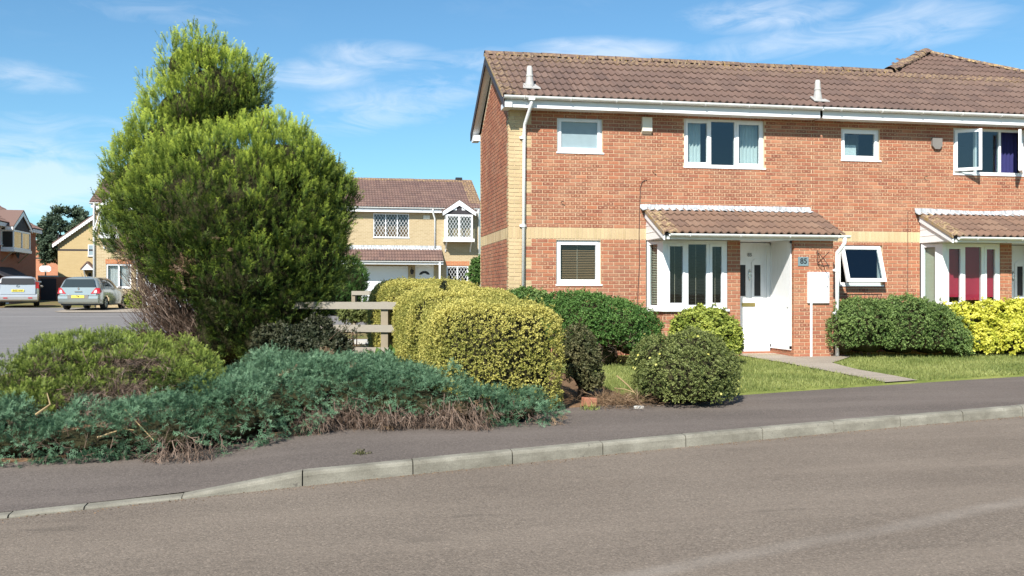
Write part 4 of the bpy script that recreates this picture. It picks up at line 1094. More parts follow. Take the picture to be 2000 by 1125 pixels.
def clumps(P, N, b, r, h, seed=1, jit=.35):
    """push the surface out into rounded tufts of radius r; returns moved points, fan-out vector, 0..1 rank (1 = tuft middle)"""
    if len(P) < 50: return P, np.zeros_like(P), np.ones(len(P))*.5
    rr = np.random.default_rng(seed); pick = rr.permutation(len(P)); C = []; kd = None; used = []
    cell = {}
    for i in pick[:min(len(P), 9000)]:          # thin the points to spacing ~r
        p = P[i]; key = tuple((p/r).astype(int)); ok = True
        for dx in (-1, 0, 1):
            for dy in (-1, 0, 1):
                for dz in (-1, 0, 1):
                    for q in cell.get((key[0]+dx, key[1]+dy, key[2]+dz), ()):
                        if ((q-p)**2).sum() < (r*.95)**2: ok = False
        if ok: cell.setdefault(key, []).append(p); C.append(p)
    kd = KDTree(len(C))
    for i, c in enumerate(C): kd.insert(c, i)
    kd.balance(); hs = rr.uniform(1-jit*1.6, 1+jit, len(C))
    near = [kd.find(p) for p in P]; d = np.array([q[2] for q in near]); ci = np.array([q[1] for q in near]); cc = np.array(C)[ci]
    k = np.clip(1-(d/(r*.8))**2, -.5, 1)
    return P+N*(h*hs[ci]*k)[:, None], (P-cc)/r, np.clip(k*.75+.25, 0, 1)*np.clip(hs[ci], .5, 1.25)  # rank drives leaf tint, so shade is painted into creases between tufts
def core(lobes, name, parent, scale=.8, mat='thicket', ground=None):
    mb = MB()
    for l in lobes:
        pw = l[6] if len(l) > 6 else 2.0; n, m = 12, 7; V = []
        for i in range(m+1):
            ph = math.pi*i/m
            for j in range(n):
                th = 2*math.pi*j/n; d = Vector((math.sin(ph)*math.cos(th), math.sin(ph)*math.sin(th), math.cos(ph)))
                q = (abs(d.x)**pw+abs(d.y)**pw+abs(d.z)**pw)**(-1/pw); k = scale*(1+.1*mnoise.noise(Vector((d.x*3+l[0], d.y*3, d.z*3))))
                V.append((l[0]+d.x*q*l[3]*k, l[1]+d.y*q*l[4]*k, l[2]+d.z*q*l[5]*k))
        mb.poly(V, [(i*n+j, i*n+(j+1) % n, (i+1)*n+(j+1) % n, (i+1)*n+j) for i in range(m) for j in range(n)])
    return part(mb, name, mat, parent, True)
UP = np.array([0, 0, 1.0])
def dirs(N, kn, ku, kr, extra=None):
    D = N*kn+UP*ku+rng.normal(size=N.shape)*kr
    return D if extra is None else D+extra
def px_lobe(x, y, rx, ry, D, depthr=None, pw=2.0):
    """ellipsoid seen at photo pixel (x,y) with pixel radii, standing D metres away"""
    c = atd(x, y, D); k = D/FPX; return (c.x, c.y, c.z, rx*k, depthr if depthr else rx*k, ry*k, pw)
def shrub(name, label, cat, lobes, n, mat, temps, size, kn=.6, ku=.5, kr=.35, bump=.07, bsc=3.0, stems=6, tintn=True, corek=.82, group=None, lower=-.5, inner=.05, zmin=.03, filt=None, corem='thicket', tuft_r=.16, tuft_h=.06):
    c = lobes[0]; base = (c[0], c[1], zg(c[0], c[1])); T = thing(name, label, cat, base, group)
    P, N, b = lobes_sample(lobes, n, bump, bsc, zmin, zg, random.random()*50, inner, lower=lower)
    P, fan, rank = clumps(P, N, b, tuft_r, tuft_h, int(n))
    tint = np.clip(.08+.5*b+.62*rank+rng.normal(size=len(P))*.2, 0, 1)
    if filt is not None: k = filt(P, N); P, N, tint, fan = P[k], N[k], tint[k], fan[k]
    sc_obj('foliage', mat, P, dirs(N, kn, ku, kr, fan*.6), size*rng.uniform(.65, 1.25, len(P)), temps, T, tint)
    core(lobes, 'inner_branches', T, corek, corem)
    st = MB()
    for i in range(stems):
        a = random.uniform(0, 6.28); r = .5*min(c[3], c[4]); st.tube([(base[0]+.05*math.cos(a), base[1]+.05*math.sin(a), base[2]-.03), (base[0]+r*.5*math.cos(a), base[1]+r*.5*math.sin(a), base[2]+c[5]*.5), (base[0]+r*math.cos(a), base[1]+r*math.sin(a), c[2]+c[5]*.4)], [.018, .013, .006], 5)
    if stems: part(st, 'stem', 'bark', T)
    return T

def add_plumes(T, lobes, n, L, mat, temps, size, ku=.8, kn=.6, k=9, droop=0.0, name='shoots', zlo=0.0, spread=.03):
    P, N, b = lobes_sample(lobes, n, .05, 3, .1, zg, random.random()*40, lower=-.2)
    q = P[:, 2] > zlo; P, N = P[q], N[q]
    ax = N*kn+UP*ku+rng.normal(size=N.shape)*.35; ax /= np.linalg.norm(ax, axis=1, keepdims=True); Lq = L*rng.uniform(.4, 1.2, len(P))
    f = np.tile(np.linspace(0, 1, k), len(P)); ip = np.repeat(np.arange(len(P)), k)
    Pp = P[ip]+ax[ip]*(Lq[ip]*f)[:, None]+rng.normal(size=(len(ip), 3))*spread*(1.1-f)[:, None]; Pp[:, 2] -= droop*(Lq[ip]*f*f)
    sc_obj(name, mat, Pp, ax[ip]+rng.normal(size=(len(ip), 3))*.5, size*rng.uniform(.7, 1.2, len(ip)), temps, T, np.clip(.3+.4*f+rng.normal(size=len(ip))*.2, 0, 1))

# ------------------------------------------------------------------ the big cypress
TD = 15.1
tb = atd(440, 735, TD); tb.z = zg(tb.x, tb.y)
tree = thing('cypress_tree', 'tall pear-shaped golden green cypress with bare brown branches low on one side', 'tree', tuple(tb))
CL = [px_lobe(a[0], a[1]+(20 if a[1] < 265 else 6), a[2]-min(6, a[2]*.12), a[3]-min(8, a[3]*.12), *a[4:]) for a in [(458, 405, 212, 162, TD, 1.4), (290, 355, 74, 84, TD, .65), (612, 440, 66, 108, TD, .7), (540, 330, 108, 76, TD-.2, .85), (335, 262, 70, 72, TD+.1, .6), (345, 212, 52, 72, TD+.1, .45),
      (420, 172, 84, 82, TD+.2, .7), (345, 112, 20, 42, TD, .2), (402, 92, 36, 32, TD+.1, .3), (474, 152, 42, 50, TD+.2, .4), (375, 200, 62, 60, TD, .5),
      (470, 520, 168, 118, TD-.1, 1.15), (520, 560, 120, 80, TD+.2, .9), (440, 640, 84, 86, TD-.2, .6), (300, 455, 82, 70, TD, .6), (420, 690, 50, 44, TD-.1, .35), (505, 655, 42, 44, TD-.5, .3), (400, 470, 120, 120, TD-.5, .7), (590, 490, 84, 96, TD-.2, .65), (560, 575, 76, 78, TD-.1, .6), (505, 630, 66, 70, TD-.2, .5), (450, 600, 90, 90, TD-.4, .5)]]
P, N, b = lobes_sample(CL, 44000, .20, 1.2, .12, zg, 3.0, .22, lower=-.75)
P2, N2, b2 = lobes_sample(CL, 6000, .20, 1.2, .12, zg, 3.0, .35, lower=-.75)
P = np.concatenate([P, P2]); N = np.concatenate([N, N2]); b = np.concatenate([b, b2])
def to_px(P):
    dx = P[:, 0]-CAM[0]; dy = P[:, 1]-CAM[1]; c = dx*ca-dy*sa; d = dx*sa+dy*ca
    return CXP+FPX*c/d, HYP-FPX*(P[:, 2]-CAM[2])/d
P, fan, rank = clumps(P, N, b, .25, .19, 5)
lx = (P[:, 0]-tb.x); lz = P[:, 2]-tb.z
bare = (lz < 1.55-.62*(lx+1.15)) & (lx < -.28) & (lz < 2.1)                     # the dead lower flank
dead = (fnoise(P, 1.5, 9) > .26) & (lx < .25) & (lz < 2.1) & (rng.random(len(P)) < .75)       # browned patches
live = ~bare & ~dead
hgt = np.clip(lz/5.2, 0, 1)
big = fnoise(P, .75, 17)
tint = np.clip(-.40+.28*b+.86*hgt**1.5+.34*np.clip(N[:, 2], -.3, 1)-.12*N[:, 0]+.34*big+.40*rank+.34*fan[:, 2]+rng.normal(size=len(P))*.16, 0, 1)  # young yellow growth aloft, plus painted shading: tops and left lighter, hollows darker
down = np.clip(1-hgt*1.6, 0, 1)[:, None]*np.array([0, -.12, -.55])
# feathery plumes standing proud of the surface
Pq, Nq, bq = lobes_sample(CL, 800, .20, 1.2, .3, zg, 3.0, .0, lower=-.5)
lxq = Pq[:, 0]-tb.x; lzq = Pq[:, 2]-tb.z; okq = ~((lzq < 1.7-.62*(lxq+1.15)) & (lxq < -.2) & (lzq < 2.2)); Pq, Nq = Pq[okq], Nq[okq]
ax = Nq*.40+UP*np.clip((lzq[okq]-.4)/2.0, .15, 1.1)[:, None]+rng.normal(size=Nq.shape)*.12; ax /= np.linalg.norm(ax, axis=1, keepdims=True)
Lq = rng.uniform(.10, .32, len(Pq))*np.clip(.45+.12*lzq[okq]+.35*(lzq[okq] > 3.9), .45, 1.5); kq = 22
fq = np.tile(np.linspace(0, 1, kq), len(Pq)); ip = np.repeat(np.arange(len(Pq)), kq)
Pp = Pq[ip]+ax[ip]*(Lq[ip]*fq)[:, None]+rng.normal(size=(len(ip), 3))*(.055*(1.05-fq))[:, None]
Dp = ax[ip]*1.1+rng.normal(size=(len(ip), 3))*.30
tq = np.clip(-.12+.45*fq+.66*np.clip(lzq[okq]/5, 0, 1)[ip]+.4*fnoise(Pq, .75, 17)[ip]+rng.normal(size=len(ip))*.15+np.repeat(rng.normal(size=len(Pq))*.16, kq), 0, 1)
sc_obj('plumes', 'cypress_leaf', Pp, Dp, .10*rng.uniform(.7, 1.3, len(ip)), T_CYP, tree, tq)
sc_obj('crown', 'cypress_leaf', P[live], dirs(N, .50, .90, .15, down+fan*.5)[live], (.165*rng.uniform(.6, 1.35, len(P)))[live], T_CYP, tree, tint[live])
dd = dead & ~bare
sc_obj('dead_foliage', 'dead_leaf', P[dd], dirs(N, .5, .1, .5)[dd], .15*rng.uniform(.6, 1.2, dd.sum()), T_CYP, tree)
core(CL, 'inner_branches', tree, .79)
tk = MB(); tk.tube([tb-Vector((0, 0, .1)), tb+Vector((.02, 0, .6)), tb+Vector((0, .05, 1.5)), tb+Vector((-.1, .05, 3.2)), tb+Vector((-.15, .05, 4.9))], [.17, .13, .11, .07, .02], 10)
for i in range(26):
    a = random.uniform(0, 6.28); z = random.uniform(.3, 2.6); L = random.uniform(.7, 1.4); s0_ = tb+Vector((0, .03, z))
    tk.tube([s0_, s0_+Vector((math.cos(a)*L*.5, math.sin(a)*L*.5, L*.45)), s0_+Vector((math.cos(a)*L, math.sin(a)*L*.9, L*1.1))], [.035, .022, .006], 5)
part(tk, 'trunk', 'bark', tree)
# fan of bare branches on the left flank
bb_ = MB()
for i in range(260):
    s_ = tb+Vector((random.uniform(-.25, .05), random.uniform(-.35, .3), random.uniform(.0, .75)))
    e = Vector((tb.x+random.uniform(-1.42, -.55), tb.y+random.uniform(-.75, .55), tb.z+random.uniform(.75, 2.1)))
    if e.z-tb.z > 1.75+.3*(e.x-tb.x+1.0)*-1.2: pass
    m = s_.lerp(e, .5)+Vector((random.gauss(-.12, .07), random.gauss(0, .06), random.gauss(-.10, .06)))
    bb_.tube([s_, s_.lerp(m, .6)+Vector((0, 0, -.02)), m, m.lerp(e, .6)+Vector((0, 0, -.02)), e], [random.uniform(.006, .014), .008, .006, .004, .002], 4, cap=False)
    if i % 2 == 0:
        for q in range(4):
            f = m.lerp(e, random.random()); bb_.tube([f, f+Vector((random.gauss(-.07, .06), random.gauss(0, .06), random.uniform(.08, .28)))], [.004, .0015], 3, cap=False)
part(bb_, 'bare_branches', 'dead_twig', tree)
Pn = np.array([[tb.x+random.uniform(-1.35, -.25), tb.y+random.gauss(-.1, .4), 0] for _ in range(1500)]); Pn[:, 2] = tb.z+np.clip(.25+(-(Pn[:, 0]-tb.x))*1.05+rng.normal(size=len(Pn))*.28, .15, 2.2)
sc_obj('dead_sprigs', 'dead_twig', Pn, np.tile([-.45, -.1, .8], (len(Pn), 1))+rng.normal(size=(len(Pn), 3))*.3, .2*rng.uniform(.6, 1.3, len(Pn)), T_TWIG, tree)
# a second small fan of bare twigs further left
tf = MB(); f0 = atd(300, 668, 14.6)
for i in range(46):
    e = f0+Vector((random.gauss(-.28, .13), random.gauss(0, .1), random.uniform(.18, .55))); tf.tube([f0+Vector((random.gauss(0, .07), 0, -.1)), f0.lerp(e, .5)+Vector((.02, 0, -.03)), e], [.006, .004, .0015], 4, cap=False)
part(tf, 'bare_twigs', 'dead_twig', tree)

# ------------------------------------------------------------------ ground-hugging blue juniper
JL = []
for (x, y, hgt_) in [(-6.75, -9.15, .30), (-6.2, -9.2, .30), (-5.6, -9.25, .32), (-5.0, -9.2, .36), (-4.5, -8.95, .46), (-4.1, -8.6, .52), (-3.7, -8.1, .56), (-3.2, -8.2, .56), (-2.8, -8.35, .50), (-2.4, -8.45, .42), (-2.0, -8.5, .32), (-1.65, -8.55, .2),
                     (-3.6, -7.1, .52), (-3.0, -7.2, .50), (-3.9, -6.4, .46), (-3.2, -6.2, .44), (-2.6, -6.9, .40), (-4.4, -7.8, .52), (-3.3, -5.4, .38), (-4.9, -8.6, .38), (-6.9, -8.6, .34), (-7.3, -9.3, .3), (-2.55, -7.7, .46), (-4.0, -5.5, .42), (-7.6, -8.4, .34), (-1.75, -8.15, .26)]:
    g_ = zg(x, y); JL.append((x, y, g_+hgt_*.42, .52+.1*random.random(), .5, hgt_*.55, 2.4))
jun = thing('blue_juniper', 'low spreading blue-green juniper mat with brown dead skirt spilling onto the pavement', 'shrub', (-4, -8.2, zg(-4, -8.2)))
P, N, b = lobes_sample(JL, 62000, .13, 2.2, .015, zg, 21.0, .06, lower=-.75)
P, fan, rank = clumps(P, N, b, .26, .11, 3)
gz = np.array([zg(p[0], p[1]) for p in P]); hrel = P[:, 2]-gz
front = np.array([p[1]-yb(p[0]) for p in P])
skirt = (hrel < .16+.1*fnoise(P, 2.0, 4)) & (front < .35) & (P[:, 0] > -5.05) & (P[:, 0] < -1.9) & (fnoise(P, 1.1, 31) < .26)
brown = (fnoise(P, 1.9, 55) > .42) & (P[:, 0] > -4)
tint = np.clip(-.1+.5*b+.7*rank+.25*fan[:, 2]+.25*fnoise(P, .8, 77)+rng.normal(size=len(P))*.16, 0, 1)
steep = np.clip((.75-N[:, 2])*2, 0, 1)
out = np.stack([.15+rng.normal(size=len(P))*(.35+.4*steep), -.42+.3*steep, .08-.6*steep], 1)
lv = ~skirt & ~brown
sc_obj('foliage', 'blue_juniper_leaf', P[lv], dirs(N, .3, .10, .42, out)[lv], (.085*rng.uniform(.6, 1.5, len(P)))[lv], T_JUN, jun, tint[lv])
sc_obj('dead_foliage', 'dead_leaf', P[brown], dirs(N, .4, .1, .5, out)[brown], .11*rng.uniform(.6, 1.2, brown.sum()), T_JUN, jun)
ps = np.repeat(P[skirt], 3, 0); ns = np.repeat(N[skirt], 3, 0); ps = ps+rng.normal(size=ps.shape)*.05; ps[:, 2] += .06
sc_obj('dead_skirt', 'dead_twig', ps, np.tile([.05, -.45, -.65], (len(ps), 1))+rng.normal(size=ps.shape)*.38, .17*rng.uniform(.5, 1.3, len(ps)), T_TWIG, jun)
Pt, Nt, bt = lobes_sample(JL, 9000, .05, 2.2, .01, zg, 21.0, .12, lower=-.8); gt_ = np.array([zg(p[0], p[1]) for p in Pt]); kt = (Pt[:, 2]-gt_ < .22) & (Nt[:, 1] < .3)
sc_obj('dead_twigs', 'dead_twig', Pt[kt], np.tile([.0, -.3, -.1], (kt.sum(), 1))+rng.normal(size=(kt.sum(), 3))*.55, .15*rng.uniform(.5, 1.2, kt.sum()), T_TWIG, jun)
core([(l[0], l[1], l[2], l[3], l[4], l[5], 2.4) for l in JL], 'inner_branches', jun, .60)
for (ax_, ay_) in ((170, 860), (250, 770), (100, 830)):
    pass
# straw coloured dead stems lying over it
for a_, b_, cc in (((215, 790, 9.4), (240, 795, 9.3), (300, 860, 8.6)), ((70, 810, 9.0), (98, 790, 9.0), (92, 768, 9.2)), ((190, 855, 8.7), (240, 838, 8.8), (262, 840, 8.7))):
    m = MB(); m.tube([atd(*a_), atd(*b_), atd(*cc)], [.012, .009, .004], 5); part(m, 'dead_stem', 'straw', jun)

# ------------------------------------------------------------------ olive juniper with tiered pads
OL = [px_lobe(a[0], a[1]+(30 if a[1] < 700 else 16), a[2]*.9, a[3]*.92, *a[4:]) for a in [(195, 660, 118, 28, 12.6, .75), (320, 690, 86, 30, 12.4, .7), (120, 715, 84, 36, 11.6, .7), (238, 716, 96, 32, 11.6, .6), (40, 740, 64, 36, 11.2, .6), (366, 740, 58, 32, 10.3, .36), (170, 762, 98, 42, 11.0, .6), (70, 790, 74, 34, 10.4, .5), (255, 790, 30, 22, 10.0, .22), (-30, 770, 80, 44, 11.0, .6)]]
oj = thing('olive_juniper', 'yellow-green tiered juniper bush with grey dead twigs beside the blue juniper', 'shrub', (OL[6][0], OL[6][1], zg(OL[6][0], OL[6][1])))
P, N, b = lobes_sample(OL, 30000, .12, 2.0, .02, zg, 71.0, .08, lower=-.6)
P, fan, rank = clumps(P, N, b, .26, .17, 9)
opx, opy = to_px(P); hol = (((opx-225)/95)**2+((opy-780)/30)**2 < 1) | (((opx-260)/70)**2+((opy-712)/8)**2 < 1)
hol = hol & (fnoise(P, 2.4, 8) > -.25)                                          # the bare woody hollow under the tiers
deadm = hol | ((N[:, 2] < -.05+.25*fnoise(P, 2, 3)) & (rng.random(len(P)) < .7) & (opx < 300)); lv = ~deadm
tint = np.clip(-.26+.3*b+.55*N[:, 2]+.62*rank+.35*fan[:, 2]+rng.normal(size=len(P))*.15, 0, 1)  # yellow-green tops, with shade painted in: undersides and tuft creases darker
out = np.tile([.05, -.2, .05], (len(P), 1))+fan*.9
sc_obj('foliage', 'olive_juniper_leaf', P[lv], dirs(N, .5, .22, .3, out)[lv], (.075*rng.uniform(.6, 1.4, len(P)))[lv], T_JUN, oj, tint[lv])
pd = np.repeat(P[deadm], 2, 0); pd = pd+rng.normal(size=pd.shape)*.06
sc_obj('dead_twigs', 'dead_twig', pd, np.tile([0, -.5, -.05], (len(pd), 1))+rng.normal(size=pd.shape)*.5, .17*rng.uniform(.5, 1.2, len(pd)), T_TWIG, oj)
core([l for l in OL if l is not OL[5] and l is not OL[8]], 'inner_branches', oj, .74)
sp_ = MB()
for k in range(7):
    a_ = atd(140+k*9, 720, 12.2); e_ = a_+Vector((-.35-.1*random.random(), 0, .12+.12*random.random())); sp_.tube([a_, a_.lerp(e_, .5)+Vector((0, 0, -.03)), e_], [.006, .004, .002], 4, cap=False)
part(sp_, 'bare_twigs', 'bark', oj)

# ------------------------------------------------------------------ golden hedge along the garden boundary
HL = [(-1.58, -6.9, .50, .77, 1.36, .68, 4.5), (-1.72, -4.6, .58, .80, 2.2, .75, 5.0), (-1.90, -2.0, .68, .84, 2.3, .80, 5.0)]
hedge = thing('golden_hedge', 'clipped golden yellow hedge with rounded top beside the brick house', 'hedge', (-1.65, -4.4, zg(-1.65, -4.4)))
P, N, b = lobes_sample(HL, 120000, .045, 2.2, .03, zg, 41.0, .05, lower=-1)
k = (P[:, 0]-CAM[0])*0 == 0
vis = (N[:, 1] < .5) & (N[:, 0] < .95)
P, N, b = P[vis], N[vis], b[vis]
thin = (fnoise(P, 1.3, 6) < .5); 
tint = np.clip(.5+.8*b+.5*fnoise(P, .9, 14)+rng.normal(size=len(P))*.25+.12*N[:, 2], 0, 1)
sc_obj('foliage', 'golden_leaf', P, dirs(N, .7, .35, .4), .037*rng.uniform(.6, 1.5, len(P)), T_SMALL, hedge, tint)
add_plumes(hedge, HL, 900, .07, 'golden_leaf', T_SMALL, .035, .7, .6, 5, 0, zlo=.3, spread=.012)
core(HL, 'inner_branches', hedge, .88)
# a sapling poking out of the top
sp_ = thing('conifer_sapling', 'small dark green seedling poking out of the golden hedge top', 'sapling', tuple(atd(868, 590, 12.6)))
pp = np.array(atd(868, 590, 12.6)); zz = rng.random(150)**.8
Ps = pp+np.stack([rng.normal(size=150)*.07*(1-zz), rng.normal(size=150)*.07*(1-zz), zz*.24], 1)
sc_obj('foliage', 'dark_shrub_leaf', Ps, rng.normal(size=(150, 3))+UP*1.2, .05, T_LEAF, sp_)
m = MB(); m.tube([pp-UP*.1, pp+UP*.24], [.008, .002], 5); part(m, 'stem', 'bark', sp_)

# ------------------------------------------------------------------ garden shrubs
ML = [px_lobe(*a) for a in [(1150, 640, 88, 58, 17.6, .9), (1195, 645, 84, 50, 17.4, .9), (1110, 605, 56, 28, 18.2, .5), (1235, 665, 48, 34, 17.2, .6), (1030, 592, 36, 20, 18.7, .3), (1150, 690, 70, 40, 17.4, .7)]]
ms = shrub('mound_shrub', 'dense green mounded shrub under the window with the wire planter and brown blind', 'shrub', ML, 15000, 'mound_leaf', T_SMALL, .075, .5, .6, .35, .08, 2.6, filt=lambda P, N: (P[:, 2] > .34+.25*fnoise(P, 1.5, 8)) )
P, N, b = lobes_sample(ML, 2600, .05, 3, .02, zg, 7.0, .1, lower=-.9); k = P[:, 2] < .62
sc_obj('dead_twigs', 'dead_twig', P[k], rng.normal(size=(k.sum(), 3))*.6+np.array([0, -.3, .1]), .2*rng.uniform(.5, 1.2, k.sum()), T_TWIG, ms)
add_plumes(ms, ML, 420, .16, 'mound_leaf', T_SMALL, .05, .7, .5, 8, 0, zlo=.5)
PL = [px_lobe(1338, 738, 88, 56, 11.7, .55), px_lobe(1288, 706, 48, 40, 11.9, .4), px_lobe(1392, 728, 42, 52, 11.8, .35), px_lobe(1350, 692, 58, 38, 11.9, .35), px_lobe(1290, 750, 44, 40, 11.6, .35), px_lobe(1370, 760, 50, 30, 11.5, .3)]
pot = shrub('flowering_shrub', 'round green shrub dotted with yellow flowers at the pavement edge', 'shrub', PL, 9000, 'potentilla_leaf', T_SMALL, .05, .55, .45, .4, .06, 5, corek=.84)
add_plumes(pot, PL, 260, .09, 'potentilla_leaf', T_SMALL, .04, .7, .6, 6)
P, N, b = lobes_sample(PL, 190, .03, 4, .1, zg, 5.0); k = rng.random(len(P)) < .65
sc_obj('flower', 'yellow_flower', P[k]+N[k]*.14, N[k]+np.array([0, -.2, .4]), .024, T_FLOWER, pot)['kind'] = 'stuff'
VL = [px_lobe(1382, 660, 54, 50, 17.3, .5), px_lobe(1350, 652, 34, 38, 17.2, .35), px_lobe(1412, 668, 32, 40, 17.3, .35), px_lobe(1375, 635, 44, 26, 17.4, .4)]
vs_ = shrub('variegated_shrub', 'yellow-green variegated shrub in front of the bay of number 85', 'shrub', VL, 5200, 'variegated_leaf', T_BROAD, .065, .6, .4, .35, .07, 4)
add_plumes(vs_, VL, 120, .13, 'variegated_leaf', T_BROAD, .05, .6, .7, 6)
BL = [px_lobe(1138, 712, 26, 56, 12.2, .24), px_lobe(1128, 680, 22, 36, 12.3, .2), px_lobe(1148, 742, 24, 28, 12.2, .2)]
shrub('brown_shrub', 'narrow dark brownish shrub squeezed beside the golden hedge', 'shrub', BL, 2200, 'brown_shrub_leaf', T_SMALL, .06, .55, .5, .4, .05, 5)
GL = [px_lobe(1690, 645, 62, 52, 19.3, .5, 2.6), px_lobe(1755, 645, 66, 54, 19.4, .55, 2.6), px_lobe(1812, 652, 54, 46, 19.5, .5, 2.4), px_lobe(1650, 650, 28, 48, 19.2, .3), px_lobe(1852, 668, 34, 30, 19.3, .35), px_lobe(1660, 612, 30, 18, 19.4, .3), px_lobe(1760, 603, 50, 16, 19.6, .3), px_lobe(1810, 612, 40, 18, 19.5, .3)]
gs = shrub('arching_shrub', 'wide dark green arching shrub under the open window of the adjoining house', 'shrub', GL, 15000, 'cotoneaster_leaf', T_SMALL, .075, .5, .55, .45, .11, 2.6)
add_plumes(gs, GL, 420, .22, 'cotoneaster_leaf', T_SMALL, .055, .5, .7, 9, .3)
tw_ = MB()
for k in range(26):
    a_ = atd(random.uniform(1632, 1700), random.uniform(630, 680), 19.0); e_ = a_+Vector((random.uniform(-.35, -.05), -.1, random.uniform(-.05, .15))); tw_.tube([a_, a_.lerp(e_, .5)+Vector((0, 0, .04)), e_], [.005, .004, .002], 4, cap=False)
part(tw_, 'arching_twig', 'bark', gs)
YL = [px_lobe(1878, 630, 38, 32, 19.7, .3), px_lobe(1935, 630, 46, 36, 20.0, .4), px_lobe(1985, 632, 44, 40, 20.0, .4), px_lobe(1900, 668, 48, 28, 19.7, .35), px_lobe(1985, 668, 46, 30, 19.7, .4), px_lobe(2050, 640, 60, 50, 19.8, .5), px_lobe(2120, 640, 60, 50, 19.8, .5)]
ys_ = shrub('yellow_shrub', 'bright yellow variegated shrub below the bay with red blinds', 'shrub', YL, 8500, 'bright_yellow_leaf', T_BROAD, .075, .6, .4, .35, .08, 3.5)
add_plumes(ys_, YL, 220, .16, 'bright_yellow_leaf', T_BROAD, .055, .6, .7, 6)
DL = [px_lobe(608, 680, 46, 36, 13.85, .36), px_lobe(648, 686, 28, 28, 13.8, .24), px_lobe(568, 690, 46, 40, 13.8, .36), px_lobe(628, 660, 26, 22, 13.9, .2)]
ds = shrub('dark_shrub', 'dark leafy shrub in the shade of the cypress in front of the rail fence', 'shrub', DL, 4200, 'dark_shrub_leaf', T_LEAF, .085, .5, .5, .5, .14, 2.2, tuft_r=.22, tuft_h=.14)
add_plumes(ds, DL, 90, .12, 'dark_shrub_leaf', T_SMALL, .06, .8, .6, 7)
tw_ = MB(); tips = []
for k in range(30):
    a_ = atd(640, 695, 13.7)+Vector((random.gauss(0, .14), random.gauss(0, .1), 0)); e_ = a_+Vector((random.uniform(.1, .42), random.gauss(0, .15), random.uniform(.0, .62))); mm = a_.lerp(e_, .5)+Vector((0, 0, .05))
    tw_.tube([a_, mm, e_], [.007, .005, .002], 4, cap=False); tips += [mm.lerp(e_, f) for f in np.linspace(0, 1, 6)]
part(tw_, 'twig', 'bark', ds); sc_obj('twig_leaves', 'dark_shrub_leaf', np.array(tips), rng.normal(size=(len(tips), 3))+UP*.3, .055, T_SMALL, ds)
# climber foliage at the house corner and small bits
shrub('corner_shrub', 'small sprig of green shrub at the foot of the white corner downpipe', 'shrub', [px_lobe(1012, 583, 22, 13, 18.75, .2), px_lobe(1050, 588, 22, 12, 18.6, .2)], 700, 'cotoneaster_leaf', T_BROAD, .07, .5, .5, .4, .05, 4, stems=3)

# ------------------------------------------------------------------ lawn, weeds, dry litter
n = 76000; X = rng.uniform(.2, 12.5, n); Y = np.empty(n); fr_ = rng.random(n)
ybx = np.array([yb(x) for x in X]); Y = ybx+(fr_**1.25)*(-.15-ybx)
def onpath(x, y):
    t_ = np.clip((y+6.5)/6.5, 0, 1)
    l = np.interp(y, [-6.5, -4.2, -2.4, -1.05], [4.08, 4.42, 4.62, 4.6]); r_ = np.interp(y, [-6.5, -4.3, -2.6, -1.2], [4.66, 5.0, 5.45, 6.7]); return (x > l) & (x < r_)
k = ~onpath(X, Y) & ~((X < 1.6+.35*np.sin(Y*3)) & (Y < ybx+1.0)) & ~((X > 2.7) & (X < 4.7) & (Y > -.6)) & ~((X < 2.6) & (Y > -1.3))
k &= rng.random(n) < .78+.3*np.sin(X*1.7+Y*2.1)*np.sin(Y*1.3-X)
X, Y = X[k], Y[k]; Pg = np.stack([X, Y, np.array([zlawn(a, b_) for a, b_ in zip(X, Y)])+.02], 1)
pt = np.clip(.45+.9*fnoise(Pg, .9, 2)+rng.normal(size=len(Pg))*.2, 0, 1)
g = sc_obj('grass', 'grass_blade', Pg, np.tile([0, 0, 1.0], (len(Pg), 1))+rng.normal(size=(len(Pg), 3))*.4, .055*rng.uniform(.6, 1.5, len(Pg)), T_BLADE, None, pt)
tag(g, 'short sunlit mown grass of the front lawns', 'grass', kind='stuff')
def tuft(x, y, n, h, mat, label, name='weed', spread=.07, cat='weed', temps=T_BLADE, lean=.35):
    c = (x, y, zg(x, y)); T = thing(name, label, cat, c)
    Pw = np.stack([x+rng.normal(size=n)*spread, y+rng.normal(size=n)*spread, np.full(n, c[2]-.01)], 1)
    sc_obj('blades', mat, Pw, np.tile([0, 0, 1.0], (n, 1))+rng.normal(size=(n, 3))*lean, h*rng.uniform(.5, 1.2, n), temps, T); return T
p_ = atd(720, 700, 14.0); tuft(p_.x, p_.y, 160, .42, 'grass_blade', 'tuft of long green grass in front of the rail fence', 'grass_tuft', .12, 'grass tuft')
p_ = atd(775, 698, 14.0); tuft(p_.x, p_.y, 70, .45, 'far_bush_leaf', 'leafy green weed against the end of the golden hedge', 'weed', .1, 'weed', T_LEAF)
p_ = atd(706, 893, 8.45); tuft(p_.x, p_.y+.05, 40, .045, 'brown_shrub_leaf', 'tiny weed growing in the joint behind the kerb', 'weed', .03, 'weed', T_SMALL, .7)
p_ = atd(1152, 792, 11.2); tuft(p_.x, p_.y, 60, .1, 'grass_blade', 'small green weed in front of the loose brick', 'weed', .06, 'weed', T_BLADE, .6)
